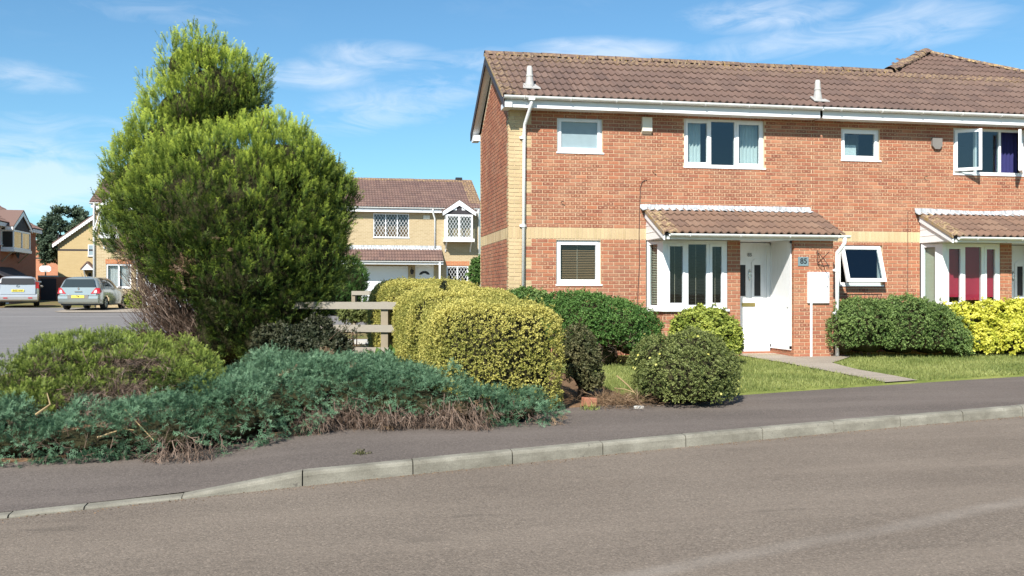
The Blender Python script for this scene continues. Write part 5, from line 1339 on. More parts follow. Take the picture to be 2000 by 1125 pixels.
# scattered verge grass by the fence, litter along the bed edge
n = 5200; X = rng.uniform(-5.2, -2.5, n); Y = rng.uniform(-4.2, 2.2, n); Pv = np.stack([X, Y, np.array([zg(a, b_) for a, b_ in zip(X, Y)])+.01], 1); k = fnoise(Pv, 1.4, 12) > .02; Pv = Pv[k]
g = sc_obj('verge_grass', 'grass_blade', Pv, np.tile([0, 0, 1.0], (len(Pv), 1))+rng.normal(size=(len(Pv), 3))*.55, .07*rng.uniform(.5, 1.5, len(Pv)), T_BLADE); tag(g, 'patchy rough grass on the bare soil by the rail fence', 'grass', kind='stuff')
n = 2600; X = rng.uniform(-5.4, 1.3, n); Y = np.array([yb(x) for x in X])-rng.exponential(.10, n)+.12; Y -= np.where(X < -2.2, .42, 0)*(rng.random(n))
Pv = np.stack([X, Y, np.array([zg(a, b_) for a, b_ in zip(X, Y)])+.006], 1)
g = sc_obj('dry_litter', 'dead_leaf', Pv, rng.normal(size=(n, 3))*np.array([1, 1, .15]), .04*rng.uniform(.4, 1.3, n), T_TWIG); tag(g, 'dry brown leaf and twig litter along the back of the pavement', 'litter', kind='stuff')
n = 1500; X = rng.uniform(-6.5, 9, n); Y = np.array([yk(x) for x in X])-rng.exponential(.05, n)-.006; Pv = np.stack([X, Y, np.array([zroad(a) for a in X])+.002], 1)
g = sc_obj('gutter_grit', 'dead_leaf', Pv, rng.normal(size=(n, 3)), .008*rng.uniform(.4, 1.5, n), T_FLOWER); tag(g, 'brown grit and leaf dust lying in the gutter along the kerb', 'grit', kind='stuff')
dp = thing('dead_plant', 'flattened dry brown dead plant between the golden hedge and the flowering shrub', 'dead plant', tuple(atd(1222, 775, 11.4)))
n = 900; c0 = atd(1215, 770, 11.5); Pd = np.stack([c0.x+rng.normal(size=n)*.2, c0.y+rng.normal(size=n)*.2, np.zeros(n)], 1); Pd[:, 2] = [zg(a, b_)+.02+.09*random.random() for a, b_ in Pd[:, :2]]
sc_obj('dry_stems', 'dead_leaf', Pd, rng.normal(size=(n, 3))*np.array([1, 1, .5])+UP*.2, .13*rng.uniform(.4, 1.3, n), T_TWIG, dp)
st = MB(); st.tube([atd(1205, 734, 12.0), atd(1226, 752, 11.7), atd(1242, 770, 11.4)], [.009, .009, .006], 5); st.tube([atd(1200, 758, 11.6), atd(1220, 760, 11.5), atd(1240, 767, 11.4)], [.005, .006, .006], 5); part(st, 'dry_cane', 'straw', dp)
lb_ = MB(); c0 = atd(1150, 781, 11.35); z0_ = zg(c0.x, c0.y)+.01; M = Matrix.Translation((c0.x, c0.y, z0_)) @ Matrix.Rotation(R(9), 4, 'Z') @ Matrix.Rotation(R(4), 4, 'Y')
lb_.box(-.08, .08, -.05, .05, 0, .105, M); o = lb_.build('loose_brick', 'red_brick'); tag(o, 'loose mossy red brick standing on the soil beside the golden hedge', 'brick')
bv = o.modifiers.new('bevel', 'BEVEL'); bv.width = .008; bv.segments = 2
sb_ = MB(); c0 = atd(1246, 789, 11.25); sb_.prism([(c0.x-.05, c0.y), (c0.x-.02, c0.y+.03), (c0.x+.05, c0.y+.025), (c0.x+.07, c0.y-.01), (c0.x, c0.y-.03)], 'z', zg(c0.x, c0.y)-.01, zg(c0.x, c0.y)+.03); o = sb_.build('stone', 'stone_pale'); tag(o, 'small pale stone at the pavement edge by the flowering shrub', 'stone')

# ------------------------------------------------------------------ rail fences
def rail_fence(label, pts_px, D0, D1, rails, rh, posts, zoff, name='rail_fence', lean=0):
    A = atd(pts_px[0], 600, D0); B = atd(pts_px[1], 600, D1); F_ = thing(name, label, 'fence', (A.x, A.y, zg(A.x, A.y)))
    d = (B-A); d.z = 0; L = d.length; d.normalize(); nrm = Vector((d.y, -d.x, 0)); 
    if nrm.y > 0: nrm = -nrm
    ang = math.atan2(d.y, d.x)
    for z in rails:
        m = MB(); M = Matrix.Translation((A.x, A.y, 0)) @ Matrix.Rotation(ang, 4, 'Z'); m.box(0, L, -.045, -.01, z-rh/2, z+rh/2, M); o = part(m, 'rail', 'fence_rail', F_)
    for f in posts:
        p = A.lerp(B, f); m = MB(); M = Matrix.Translation((p.x, p.y, 0)) @ Matrix.Rotation(ang, 4, 'Z'); z0_ = zg(p.x, p.y); m.box(-.055, .055, -.005, .085, z0_-.2, zoff, M); part(m, 'post', 'fence_wood', F_)
    return F_
rail_fence('weathered three-rail timber fence between the cypress and the golden hedge', (530, 788), 14.75, 14.3, (1.11, .772, .44), .106, (.05, .86), 1.17)
rail_fence('weathered timber rail fence across the drive of the house with the white garage', (688, 790), 27.5, 27.0, (1.30, .66), .115, (.02, .5, .98), 1.33)
sl = MB(); c0 = atd(715, 664, 23.5); z0_ = zg(c0.x, c0.y); sl.prism([(c0.x-.55, c0.y-.3), (c0.x+.45, c0.y-.3), (c0.x+.5, c0.y+.3), (c0.x-.5, c0.y+.3)], 'z', z0_-.04, z0_+.05); o = sl.build('paving_slab', 'stone_pale'); tag(o, 'pale concrete slab lying behind the rail fence', 'slab')

# ------------------------------------------------------------------ pair of yellow brick houses beyond the court
YF = 31.4
def fx(px, y=YF): return aty(px, 500, y).x
def fz(px, py, y=YF): return aty(px, py, y).z
YR = fx(938); YLx = fx(181); YC = (YR+YLx)/2
def yellow_house(sg, label):
    """sg=+1 the right hand house, -1 its mirror image"""
    mx = lambda x: x if sg > 0 else 2*YC-x
    H = thing('semi_detached_house', label, 'house', (mx(YR), YF, rise(YF)))
    G = rise(YF); ez = fz(865, 409); X1 = YR-.08; X0 = YC
    def bx(mb, x0, x1, *r): mb.box(mx(x0), mx(x1), *r)
    up = (fx(729), fx(799), fz(760, 464), fz(760, 417)); lo = (fx(872), fx(915), G+.95, fz(890, 519))
    gar = (fx(706), fx(797), G, fz(760, 519)); dr = (fx(811), fx(847), G+.1, fz(830, 517))
    wl = MB(); ops = []
    for o in (up, lo, gar, dr):
        a, b = sorted((mx(o[0]), mx(o[1]))); ops.append((a, b, o[2], o[3]))
    xa, xb = sorted((mx(X0), mx(X1)))
    mortar_plane(wl, (xa, YF, 0), (1, 0, 0), xb-xa, -.3, ez-.1, [(o[0]-xa, o[1]-xa, o[2], o[3]) for o in ops], .12, (0, -1, 0))
    D = 7.4; rz = fz(800, 352, YF+D/2); ry = YF+D/2
    for x in (xa, xb): wl.face([(x, YF, -.3), (x, YF+D, -.3), (x, YF+D, ez-.1), (x, ry, rz-.2), (x, YF, ez-.1)])
    wl.face([(xa, YF+D, -.3), (xb, YF+D, -.3), (xb, YF+D, ez-.1), (xa, YF+D, ez-.1)])
    wl.face([(xa, YF+2.5, -.3), (xb, YF+2.5, -.3), (xb, YF+2.5, ez), (xa, YF+2.5, ez)])
    part(wl, 'wall', 'yellow_brick_far', H)
    # eaves and roof
    oh = .35; ey = YF-oh
    fb = MB(); bx(fb, X0, YR, ey, ey+.03, ez-.2, ez+.0); part(fb, 'fascia', 'white_paint', H)
    sf = MB(); bx(sf, X0, YR, ey+.03, YF, ez-.19, ez-.17); part(sf, 'soffit', 'white_paint', H)
    ga, gb2 = sorted((mx(X0), mx(YR+.05))); gutter(H, ga, gb2, ey-.06, ez+.03, .06, bracket=3)
    rs = MB(); rs_a, rs_b = sorted((mx(X0), mx(YR+.08)))
    rs.prism([(ey, ez+.02), (ry, rz), (ry, rz-.06), (ey, ez-.04)], 'x', rs_a, rs_b); rs.prism([(2*ry-ey, ez+.02), (ry, rz-.001), (ry, rz-.06), (2*ry-ey, ez-.04)], 'x', rs_a, rs_b)
    roof = part(rs, 'roof', 'far_tile', H)
    vd = Vector((0, ry-ey, rz-ez)); Ls = vd.length; n = round((rs_b-rs_a)/.3); rows = round(Ls/.345)
    edge = lambda u, v: .9 if (sg > 0 and u > (rs_b-rs_a)-.7 and v > Ls*.1) or v > Ls-.5 else 0.0
    tile_roof(roof, 'roof_tile', 'far_tile', (rs_a, ey-.05, ez+.04), (1, 0, 0), vd, n, rows, None, 300, edge, (rs_b-rs_a)/n, Ls/rows, coarse=True)
    ridge_tiles(roof, (rs_a, ry, rz), (rs_b, ry, rz), 'far_tile', .12, .45)
    if sg > 0:
        rv = MB(); xx = fx(896, ry); rv.box(xx-.18, xx+.18, ry-.12, ry+.12, rz+.02, rz+.2); part(rv, 'ridge_vent', 'black_plastic', H)
    # windows
    a, b = sorted((mx(up[0]), mx(up[1]))); wo, pn = window(H, a, b, up[2], up[3], YF+.03, (.345, .67), (), lattice=True, pane='far_glass')
    cu = MB(); cu.box(a+.05, b-.05, YF+.25, YF+.27, up[2]+.05, up[2]+(up[3]-up[2])*.5); part(cu, 'cafe_curtain', 'dead_twig' if False else 'curtain_white', wo) if sg < 0 else part(cu, 'dark_blind', 'blind_brown', wo)
    a, b = sorted((mx(lo[0]), mx(lo[1]))); wo, pn = window(H, a, b, lo[2], lo[3], YF+.03, (.5,), (), lattice=sg > 0, t=.07, pane='far_glass')
    if sg < 0: curtain(wo, a+.05, a+(b-a)*.45, lo[2], lo[3], YF+.2, 'curtain_white', 7); curtain(wo, a+(b-a)*.55, b-.05, lo[2], lo[3], YF+.2, 'curtain_white', 7)
    so = MB(); n_ = 15
    for i in range(n_):
        w_ = (b-a+.08)/n_; so.box(a-.04+i*w_+.006, a-.04+(i+1)*w_-.006, YF-.012, YF-.001, lo[3]+.005, lo[3]+.235)
    part(so, 'soldier_course', 'soldier_red_far', H)['kind'] = 'stuff'
    # lean-to roof over garage and door
    lx0, lx1 = fx(600), fx(862); fy = YF-.75; ty, tz, oy, oz = YF, fz(780, 487), fy-.12, fz(780, 510, fy-.12)
    la, lb2 = sorted((mx(lx0), mx(lx1))); ls = MB(); ls.prism([(oy, oz), (ty-.001, tz), (ty-.001, tz-.06), (oy, oz-.06)], 'x', la, lb2); lro = part(ls, 'lean_to_roof', 'far_tile', H)
    vd2 = Vector((0, ty-oy, tz-oz)); n = round((lb2-la)/.3); r2 = 4
    tile_roof(lro, 'roof_tile', 'far_tile', (la, oy-.04, oz+.02), (1, 0, 0), vd2, n, r2, None, 300, None, (lb2-la)/n, vd2.length/r2, coarse=True)
    fl = MB(); fl.prism([(ty-.16, tz-.02), (ty-.02, tz+.09), (ty-.005, tz+.2), (ty-.005, tz+.03)], 'x', la, lb2); part(fl, 'lead_flashing', 'lead', H)
    gutter(H, la, lb2, oy-.06, oz-.0, .055, bracket=3); fa = MB(); fa.box(la, lb2, oy, oy+.03, oz-.16, oz-.0); part(fa, 'lean_to_fascia', 'white_paint', H)
    so2 = MB(); so2.box(la, lb2, oy+.03, YF, oz-.15, oz-.135); part(so2, 'lean_to_soffit', 'white_paint', H)
    # garage door, front door, lantern
    a, b = sorted((mx(gar[0]), mx(gar[1]))); gd = MB(); gd.box(a, b, YF+.02, YF+.06, gar[2], gar[3]-.02); gdo = part(gd, 'garage_door', 'garage_white', H)
    rg = MB(); k_ = 22
    for i in range(k_): rg.box(a+(b-a)*(i+.12)/k_, a+(b-a)*(i+.88)/k_, YF+.01, YF+.019, gar[2]+.1, gar[3]-.12)
    part(rg, 'door_ribs', 'garage_white', gdo)['kind'] = 'stuff'
    hd = MB(); hd.box((a+b)/2+.02, (a+b)/2+.07, YF-.03, YF+.01, G+1.02, G+1.16); part(hd, 'garage_handle', 'black_plastic', gdo)
    a, b = sorted((mx(dr[0]), mx(dr[1]))); fd = MB(); fd.box(a+.06, b-.06, YF+.03, YF+.07, dr[2], dr[3]-.06); frame_rect(fd, a, b, dr[2], dr[3], .06, YF+.01, YF+.08)
    fdo = part(fd, 'front_door', 'white_upvc', H)
    xm, zz = (a+b)/2, dr[3]-.52; fan = MB(); pts = [(xm+.27*math.cos(t), zz+.2*math.sin(t)) for t in np.linspace(0, math.pi, 9)]+[(xm+.12*math.cos(t), zz+.02+.06*math.sin(t)) for t in np.linspace(math.pi, 0, 5)]
    fan.prism(pts, 'y', YF+.02, YF+.029); part(fan, 'fanlight', 'black_plastic', fdo)
    ln = MB(); xl = mx(fx(804)); zl = fz(804, 530); ln.tube([(xl, YF-.005, zl+.1), (xl, YF-.16, zl+.22), (xl, YF-.17, zl+.12)], .015, 5); ln.tube([(xl, YF-.17, zl-.16), (xl, YF-.17, zl-.13), (xl, YF-.17, zl+.05), (xl, YF-.17, zl+.12)], [.03, .07, .11, .02], 6); part(ln, 'wall_lantern', 'black_plastic', H)
    # oriel window with its gablet
    o0, o1 = fx(868), fx(920); oy0 = YF-.62; zb, zt = fz(894, 466, oy0), fz(894, 419, oy0); a, b = sorted((mx(o0), mx(o1)))
    wo, pn = window(H, a, b, zb, zt, oy0, (.5,), (), lattice=sg > 0, sill=False, name='oriel_window', t=.09, pane='far_glass')
    for x in (a, b):
        sd_ = MB(); s_ = 1 if x == a else -1
        sd_.box(x, x+s_*.05, oy0+.07, YF, zb, zb+.09); sd_.box(x, x+s_*.05, oy0+.07, YF, zt-.09, zt); sd_.box(x, x+s_*.05, YF-.08, YF, zb+.09, zt-.09); part(sd_, 'oriel_cheek', 'white_upvc', wo)
        pm = MB(); pm.box(x+s_*.02, x+s_*.026, oy0+.07, YF-.08, zb+.09, zt-.09); part(pm, 'pane', 'glass', wo)
    sl_ = MB(); sl_.box(a-.08, b+.08, oy0-.08, YF, zb-.16, zb-.002); part(sl_, 'oriel_base', 'white_upvc', wo)
    for x in (a+.05, b-.05):
        br = MB(); br.tube([(x, YF-.02, zb-.65), (x, YF-.09, zb-.5), (x, oy0+.1, zb-.2), (x, oy0+.05, zb-.14)], .035, 6); part(br, 'bracket', 'white_upvc', wo)
    if sg < 0:   # side light pushed open on the left cheek
        oc = MB(); M = Matrix.Translation((a-.02, oy0+.1, zt-.05)) @ Matrix.Rotation(R(90), 4, 'Z') @ Matrix.Rotation(R(16), 4, 'X'); frame_rect(oc, .0, .5, -(zt-zb)+.15, 0, .06, 0, .04, M); part(oc, 'open_side_light', 'white_upvc', wo)
    gz = zt+.02; ap = fz(895, 391, oy0-.1); xm = (a+b)/2; hw = (b-a)/2+.16
    gf = MB(); gf.prism([(a, gz), (b, gz), (xm, gz+(ap-gz)*.82)], 'y', oy0+.02, oy0+.05); gfo = part(gf, 'gablet', 'timber_black', H)
    tm = MB(); tm.box(xm-.32, xm-.13, oy0+.0, oy0+.019, gz+.2, gz+.36); tm.box(xm+.13, xm+.32, oy0+.0, oy0+.019, gz+.2, gz+.36); part(tm, 'render_panel', 'white_paint', gfo)['kind'] = 'stuff'
    bbm = MB()
    for s_ in (-1, 1): bbm.prism([(xm+s_*hw, gz-.08), (xm+s_*hw, gz+.12), (xm, ap), (xm, ap-.27)], 'y', oy0-.07, oy0-.03)
    part(bbm, 'gablet_barge', 'white_upvc', gfo)
    gr = MB()
    for s_ in (-1, 1): gr.poly([(xm+s_*(hw+.03), oy0-.08, gz+.13), (xm, oy0-.08, ap+.02), (xm, YF+1.2, ap+.02), (xm+s_*(hw+.03), YF+.2, gz+.13), (xm+s_*(hw+.03), oy0-.08, gz+.18), (xm, oy0-.08, ap+.08), (xm, YF+1.2, ap+.08), (xm+s_*(hw+.03), YF+.2, gz+.18)], [(0, 1, 2, 3), (4, 5, 6, 7), (0, 1, 5, 4), (3, 0, 4, 7)])
    part(gr, 'gablet_roof', 'far_tile', gfo)
    # pipes, number plate
    px_ = mx(fx(849)); downpipe(H, [(px_-sg*.14, ey-.05, ez-.0), (px_-sg*.14, ey-.04, ez-.15), (px_, YF-.07, ez-.5), (px_, YF-.07, tz+.1)], .045)
    px_ = mx(fx(855)); downpipe(H, [(px_, oy-.05, oz-.03), (px_, oy-.05, G+.1)], .045)
    px_ = mx(fx(936)); downpipe(H, [(px_-sg*.1, ey-.05, ez), (px_-sg*.1, ey-.04, ez-.15), (px_-sg*.02, YF-.07, ez-.45), (px_-sg*.02, YF-.07, G+.1)], .05)
    ppx = mx(fx(833)); npm = MB(); npm.box(ppx-.17, ppx+.17, YF-.03, YF-.002, fz(833, 428), fz(833, 421)); part(npm, 'name_board', 'alarm_cream', H)
    rm = MB(); rm.box(xa+.2, xb-.2, YF+2.2, YF+2.3, G, ez-.3); part(rm, 'room', 'room_wall', H)
    return H
yellow_house(1, 'yellow brick house with white garage door and leaded oriel window beyond the golden hedge')
yellow_house(-1, 'yellow brick house with net-curtained ground window behind the silver-green hatchback')

# ------------------------------------------------------------------ red brick house at the left, facing +x
def red_house():
    XF = -22.3; H = thing('terraced_house', 'shaded red brick house with corner oriel and dark lean-to roof behind the silver people carrier', 'house', (XF, 24, rise(24)))
    y1 = atx(70, 500, XF).y; y0 = y1-9.5; ez = atx(40, 447, XF).z+.1
    w_ = MB(); w_.face([(XF, y0, -.3), (XF, y1, -.3), (XF, y1, ez), (XF, y0, ez)]); w_.face([(XF, y1, -.3), (XF-7, y1, -.3), (XF-7, y1, ez), (XF-3.5, y1, ez+2.2), (XF, y1, ez)]); w_.face([(XF, y0, -.3), (XF-7, y0, -.3), (XF-7, y0, ez), (XF-3.5, y0, ez+2.2), (XF, y0, ez)]); part(w_, 'wall', 'red_brick_far', H)
    rs = MB(); rz = ez+2.25
    rs.prism([(XF+.35, ez), (XF-3.5, rz), (XF-7.35, ez), (XF-7.35, ez-.08), (XF-3.5, rz-.08), (XF+.35, ez-.08)], 'y', y0-.15, y1+.15); roof = part(rs, 'roof', 'far_tile', H)
    vd = Vector((-3.85, 0, 2.25)); Lv = vd.length
    tile_roof(roof, 'roof_tile', 'far_tile', (XF+.4, y0-.1, ez+.02), (0, 1, 0), vd, 32, 12, lambda u, v: True, 300, lambda u, v: .5 if v > Lv-.4 else 0, .305, Lv/12, coarse=True)
    fb = MB(); fb.box(XF+.33, XF+.36, y0, y1+.1, ez-.22, ez-.0); part(fb, 'fascia', 'white_paint', H); sf = MB(); sf.box(XF, XF+.33, y0, y1+.1, ez-.2, ez-.18); part(sf, 'soffit', 'white_paint', H)
    # oriel: projects towards +x near the far corner
    yo0, yo1 = atx(27, 500, XF+.7).y, atx(60, 500, XF+.7).y; xo = XF+.7; zb, zt = atx(50, 489, xo).z, atx(50, 453, xo).z
    om = MB()
    for (a, b, c, d) in ((xo-.06, xo, yo0, yo0+.09), (xo-.06, xo, yo1-.09, yo1), (xo-.06, xo, (yo0+yo1)/2-.05, (yo0+yo1)/2+.05)): om.box(a, b, c, d, zb, zt)
    om.box(xo-.062, xo-.001, yo0+.002, yo1-.002, zb-.001, zb+.1); om.box(xo-.062, xo-.001, yo0+.002, yo1-.002, zt-.1, zt+.001)
    for y in (yo0, yo1-.05): om.box(XF, xo-.064, y, y+.05, zb, zb+.1); om.box(XF, xo-.064, y, y+.05, zt-.1, zt); om.box(XF, XF+.07, y+.001, y+.049, zb+.1, zt-.1)
    om.box(XF, xo+.05, yo0-.06, yo1+.06, zb-.16, zb-.003); ow = part(om, 'oriel_window', 'white_upvc', H)
    pm = MB(); pm.box(xo-.04, xo-.034, yo0+.09, yo1-.09, zb+.1, zt-.1); part(pm, 'pane', 'glass', ow); pm = MB(); pm.box(XF+.07, xo-.06, yo0+.02, yo0+.026, zb+.1, zt-.1); part(pm, 'pane', 'car_glass', ow)
    cu = MB(); cu.box(xo-.2, xo-.19, yo0+.2, yo0+.5, zb, zt); cu.box(xo-.2, xo-.19, yo1-.45, yo1-.1, zb, zt); part(cu, 'curtain', 'curtain_white', ow)['kind'] = 'stuff'
    ym = (yo0+yo1)/2; hw = (yo1-yo0)/2+.2; gz = zt+.02; ap = gz+1.15
    gm = MB(); gm.prism([(ym-hw+.15, gz), (ym+hw-.15, gz), (ym, ap-.15)], 'x', xo-.06, xo-.03); go = part(gm, 'gablet', 'timber_black', H)
    bm_ = MB()
    for s_ in (-1, 1): bm_.prism([(ym+s_*hw, gz-.05), (ym+s_*hw, gz+.15), (ym, ap+.02), (ym, ap-.24)], 'x', xo+.02, xo+.06)
    part(bm_, 'gablet_barge', 'white_upvc', go)
    gr = MB()
    for s_ in (-1, 1): gr.poly([(xo+.08, ym+s_*(hw+.03), gz+.16), (xo+.08, ym, ap+.05), (XF-1.6, ym, ap+.05), (XF+.3, ym+s_*(hw+.03), gz+.16), (xo+.08, ym+s_*(hw+.03), gz+.21), (xo+.08, ym, ap+.11), (XF-1.6, ym, ap+.11), (XF+.3, ym+s_*(hw+.03), gz+.21)], [(0, 1, 2, 3), (4, 5, 6, 7), (0, 1, 5, 4), (3, 0, 4, 7)])
    part(gr, 'gablet_roof', 'far_tile', go)
    fx_ = MB(); fx_.box(XF+.3, xo+.07, yo0-.2, yo0-.14, gz-.05, gz+.15); part(fx_, 'eaves_board', 'white_paint', go)
    for y in (yo0+.1, yo1-.1):
        br = MB(); br.tube([(XF+.02, y, zb-.75), (XF+.3, y, zb-.45), (xo-.1, y, zb-.18)], .04, 6); part(br, 'bracket', 'fence_wood', ow)
    # plain upper window nearer the camera
    yw = atx(8, 500, XF).y; wm = MB(); za, zb2 = atx(8, 478, XF).z, atx(8, 443, XF).z
    for (a, b, c, d) in ((yw-.7, yw-.62, za, zb2), (yw+.42, yw+.5, za, zb2), (yw-.1, yw-.03, za, zb2), (yw-.62, yw+.42, za, za+.08), (yw-.62, yw+.42, zb2-.08, zb2)): wm.box(XF-.01, XF+.05, a, b, c, d)
    wm.box(XF, XF+.12, yw-.75, yw+.55, za-.06, za-.002); wu = part(wm, 'window', 'white_upvc', H); pm = MB(); pm.box(XF+.012, XF+.018, yw-.62, yw+.42, za+.08, zb2-.08); part(pm, 'pane', 'car_glass', wu)
    # lean-to
    lx = XF+1.5; oz = atx(70, 550, lx).z; tz = oz+.85; ye = atx(76, 550, lx).y
    ls = MB(); ls.prism([(XF, tz), (lx, oz), (lx, oz-.08), (XF, tz-.1)], 'y', y0, ye); lro = part(ls, 'lean_to_roof', 'timber_black', H)
    lf = MB(); lf.box(lx+.001, lx+.03, y0, ye, oz-.2, oz-.02); part(lf, 'lean_to_fascia', 'white_paint', H); gsx = MB(); gsx.tube([(lx+.08, y0, oz-.02), (lx+.08, ye+.05, oz-.02)], .06, 8); part(gsx, 'gutter', 'gutter_plastic', H)
    fr = MB(); fr.box(XF, XF+1.2, y0, ye-.3, -.2, oz-.1); part(fr, 'porch_front', 'red_brick_far', H)
    for a, b, mat, nm in ((ye-1.1, ye-.35, 'white_upvc', 'front_door'), (ye-3.4, ye-1.9, 'white_upvc', 'ground_window'), (ye-7.6, ye-4.8, 'garage_white', 'garage_door')):
        q = MB(); q.box(XF+1.2, XF+1.25, a, b, rise(24) if nm != 'ground_window' else rise(24)+.7, oz-.22); qo = part(q, nm, mat, H)
        if nm == 'ground_window':
            for k in range(3):
                pm = MB(); pm.box(XF+1.251, XF+1.256, a+.08+k*.46, a+.44+k*.46, rise(24)+.8, oz-.3); part(pm, 'pane', 'car_glass', qo)
    sdm = MB(); c = atx(35, 494, XF+.3); V = []; n = 14
    for i, (r, h) in enumerate(((0, .12), (.18, .09), (.34, .0))):
        for j in range(n): V.append(c+Vector((h*-1, r*math.cos(2*math.pi*j/n), r*math.sin(2*math.pi*j/n))))
    sdm.poly(V, [(i*n+j, i*n+(j+1) % n, (i+1)*n+(j+1) % n, (i+1)*n+j) for i in range(2) for j in range(n)]); sdm.tube([c, c+Vector((.4, -.05, -.1))], .015, 5); sdm.tube([c-Vector((.1, 0, 0)), Vector((XF, c.y, c.z-.1))], .025, 5); part(sdm, 'satellite_dish', 'black_plastic', H)
red_house()

# ------------------------------------------------------------------ gold gable house, far red house, garden wall, backboard
def gable_house(name, label, xa, xb, xr, eave_px, ridge_px, D, mat, barge=True, win=None, canopy=None, course=None):
    A = atd(xa, eave_px, D); wy = A.y; B = aty(xb, eave_px, wy); Rg = aty(xr, ridge_px, wy); G = rise(wy)-.3
    H = thing(name, label, 'house', ((A.x+B.x)/2, wy, G)); L = 8
    w_ = MB(); pts = [(A.x, G), (B.x, G), (B.x, A.z), (Rg.x, Rg.z-.1), (A.x, A.z)]
    w_.face([(p[0], wy, p[1]) for p in pts]); w_.face([(p[0], wy+L, p[1]) for p in pts]); w_.face([(A.x, wy, G), (A.x, wy+L, G), (A.x, wy+L, A.z), (A.x, wy, A.z)]); w_.face([(B.x, wy, G), (B.x, wy+L, G), (B.x, wy+L, A.z), (B.x, wy, A.z)]); part(w_, 'wall', mat, H)
    sl = (Rg.z-A.z)/(Rg.x-A.x); rs = MB()
    for s_, E in ((-1, A), (1, B)):
        ex = E.x+s_*.3; ezz = E.z-.3*abs(sl); rs.prism([(ex, ezz+.02), (Rg.x, Rg.z+.02), (Rg.x, Rg.z+.14), (ex, ezz+.14)], 'y', wy-.25, wy+L)
    part(rs, 'roof', 'far_tile', H)
    if barge:
        for s_, E in ((-1, A), (1, B)):
            ex = E.x+s_*.3; ezz = E.z-.3*abs(sl); n = 18; top = [(ex+(Rg.x-ex)*i/n, ezz+(Rg.z-ezz)*i/n+.03) for i in range(n+1)]; m = MB()
            bot = []
            for i in range(n*4+1):
                f = i/(n*4); bot.append((ex+(Rg.x-ex)*f, ezz+(Rg.z-ezz)*f-.17-.06*abs(math.sin(f*n*math.pi))))
            m.prism(top+bot[::-1], 'y', wy-.28, wy-.25); part(m, 'barge_board', 'white_paint', H)
    if course: c = MB(); z = aty(xa, course, wy).z; c.box(A.x, B.x, wy-.012, wy, z-.06, z+.06); part(c, 'string_course', 'timber_black', H)
    if win:
        p, q = aty(win[0], win[3], wy), aty(win[2], win[1], wy); wo, pn = window(H, p.x, q.x, p.z, q.z, wy-.03, (), (), pane='frosted_glass')
    if canopy:
        c0 = aty(canopy[0], canopy[2], wy-.8); c1 = aty(canopy[1], canopy[2], wy-.8); ap = aty((canopy[0]+canopy[1])/2, canopy[3], wy-.8); m = MB()
        m.prism([(c0.x, c0.z), (c1.x, c1.z), (ap.x, ap.z-.05)], 'y', wy-.8, wy-.75); m.tube([(c0.x+.25, wy-.02, c0.z-1.0), (c0.x+.2, wy-.75, c0.z)], .05, 6); co = part(m, 'porch_gable', 'white_paint', H)
        r_ = MB()
        for E in (c0, c1): r_.prism([(E.x, E.z), (ap.x, ap.z), (ap.x, ap.z+.1), (E.x+(.0), E.z+.1)], 'y', wy-.85, wy)
        part(r_, 'porch_roof', 'far_tile', co)
        dk = MB(); dk.box(c0.x+.35, c1.x-.35, wy-.03, wy-.001, G, c0.z-.2); part(dk, 'front_door', 'black_plastic', H)
    return H
gable_house('gabled_house', 'gold brick gable-ended house with scalloped white barge boards and small porch', 113, 262, 188, 472, 420, 68, 'gold_brick_far', True, (172, 478, 184, 500), (157, 183, 527, 513), 488)
gable_house('gabled_house', 'distant orange-red brick house behind the dark tree and backboard', 40, 130, 92, 500, 455, 92, 'orange_brick_far', False, None, None, 504)
gw = MB(); a_ = atd(74, 541, 62); b_ = aty(192, 541, a_.y); g0 = rise(a_.y)-.3; gw.box(a_.x, b_.x, a_.y, a_.y+.22, g0, a_.z); gwo = gw.build('garden_wall', 'red_brick_far'); tag(gwo, 'dark brick garden wall between the red house and the gold gable house', 'wall')
cp = MB(); cp.box(a_.x, aty(112, 541, a_.y).x, a_.y-.04, a_.y+.26, a_.z+.001, a_.z+.1); cp.build('coping', 'stone_pale', gwo)
gt = MB(); t0 = aty(80, 590, a_.y).x; t1 = aty(110, 590, a_.y).x; gt.box(t0, t1, a_.y-.06, a_.y-.01, g0, a_.z-.1); gto = gt.build('gate', 'timber_black', gwo)
bk = thing('basketball_backboard', 'white octagonal basketball backboard above the dark garden wall', 'backboard', tuple(atd(88, 590, 71)))
c_ = atd(88.5, 525, 71); m = MB(); k = 71/FPX; m.prism([(c_.x-10.5*k, c_.z-3*k), (c_.x-7*k, c_.z-6*k), (c_.x+7*k, c_.z-6*k), (c_.x+10.5*k, c_.z-3*k), (c_.x+10.5*k, c_.z+3*k), (c_.x+7*k, c_.z+6*k), (c_.x-7*k, c_.z+6*k), (c_.x-10.5*k, c_.z+3*k)], 'y', c_.y-.02, c_.y+.02); part(m, 'board', 'white_upvc', bk)
m = MB(); m.tube([(c_.x, c_.y+.06, rise(c_.y)-.2), (c_.x, c_.y+.06, c_.z)], .05, 6); part(m, 'pole', 'black_plastic', bk)
m = MB(); m.tube([(c_.x+.22*math.cos(t), c_.y-.3+.22*math.sin(t), c_.z-.12) for t in np.linspace(0, 6.28, 13)], .012, 5); part(m, 'hoop', 'lamp_red', bk)

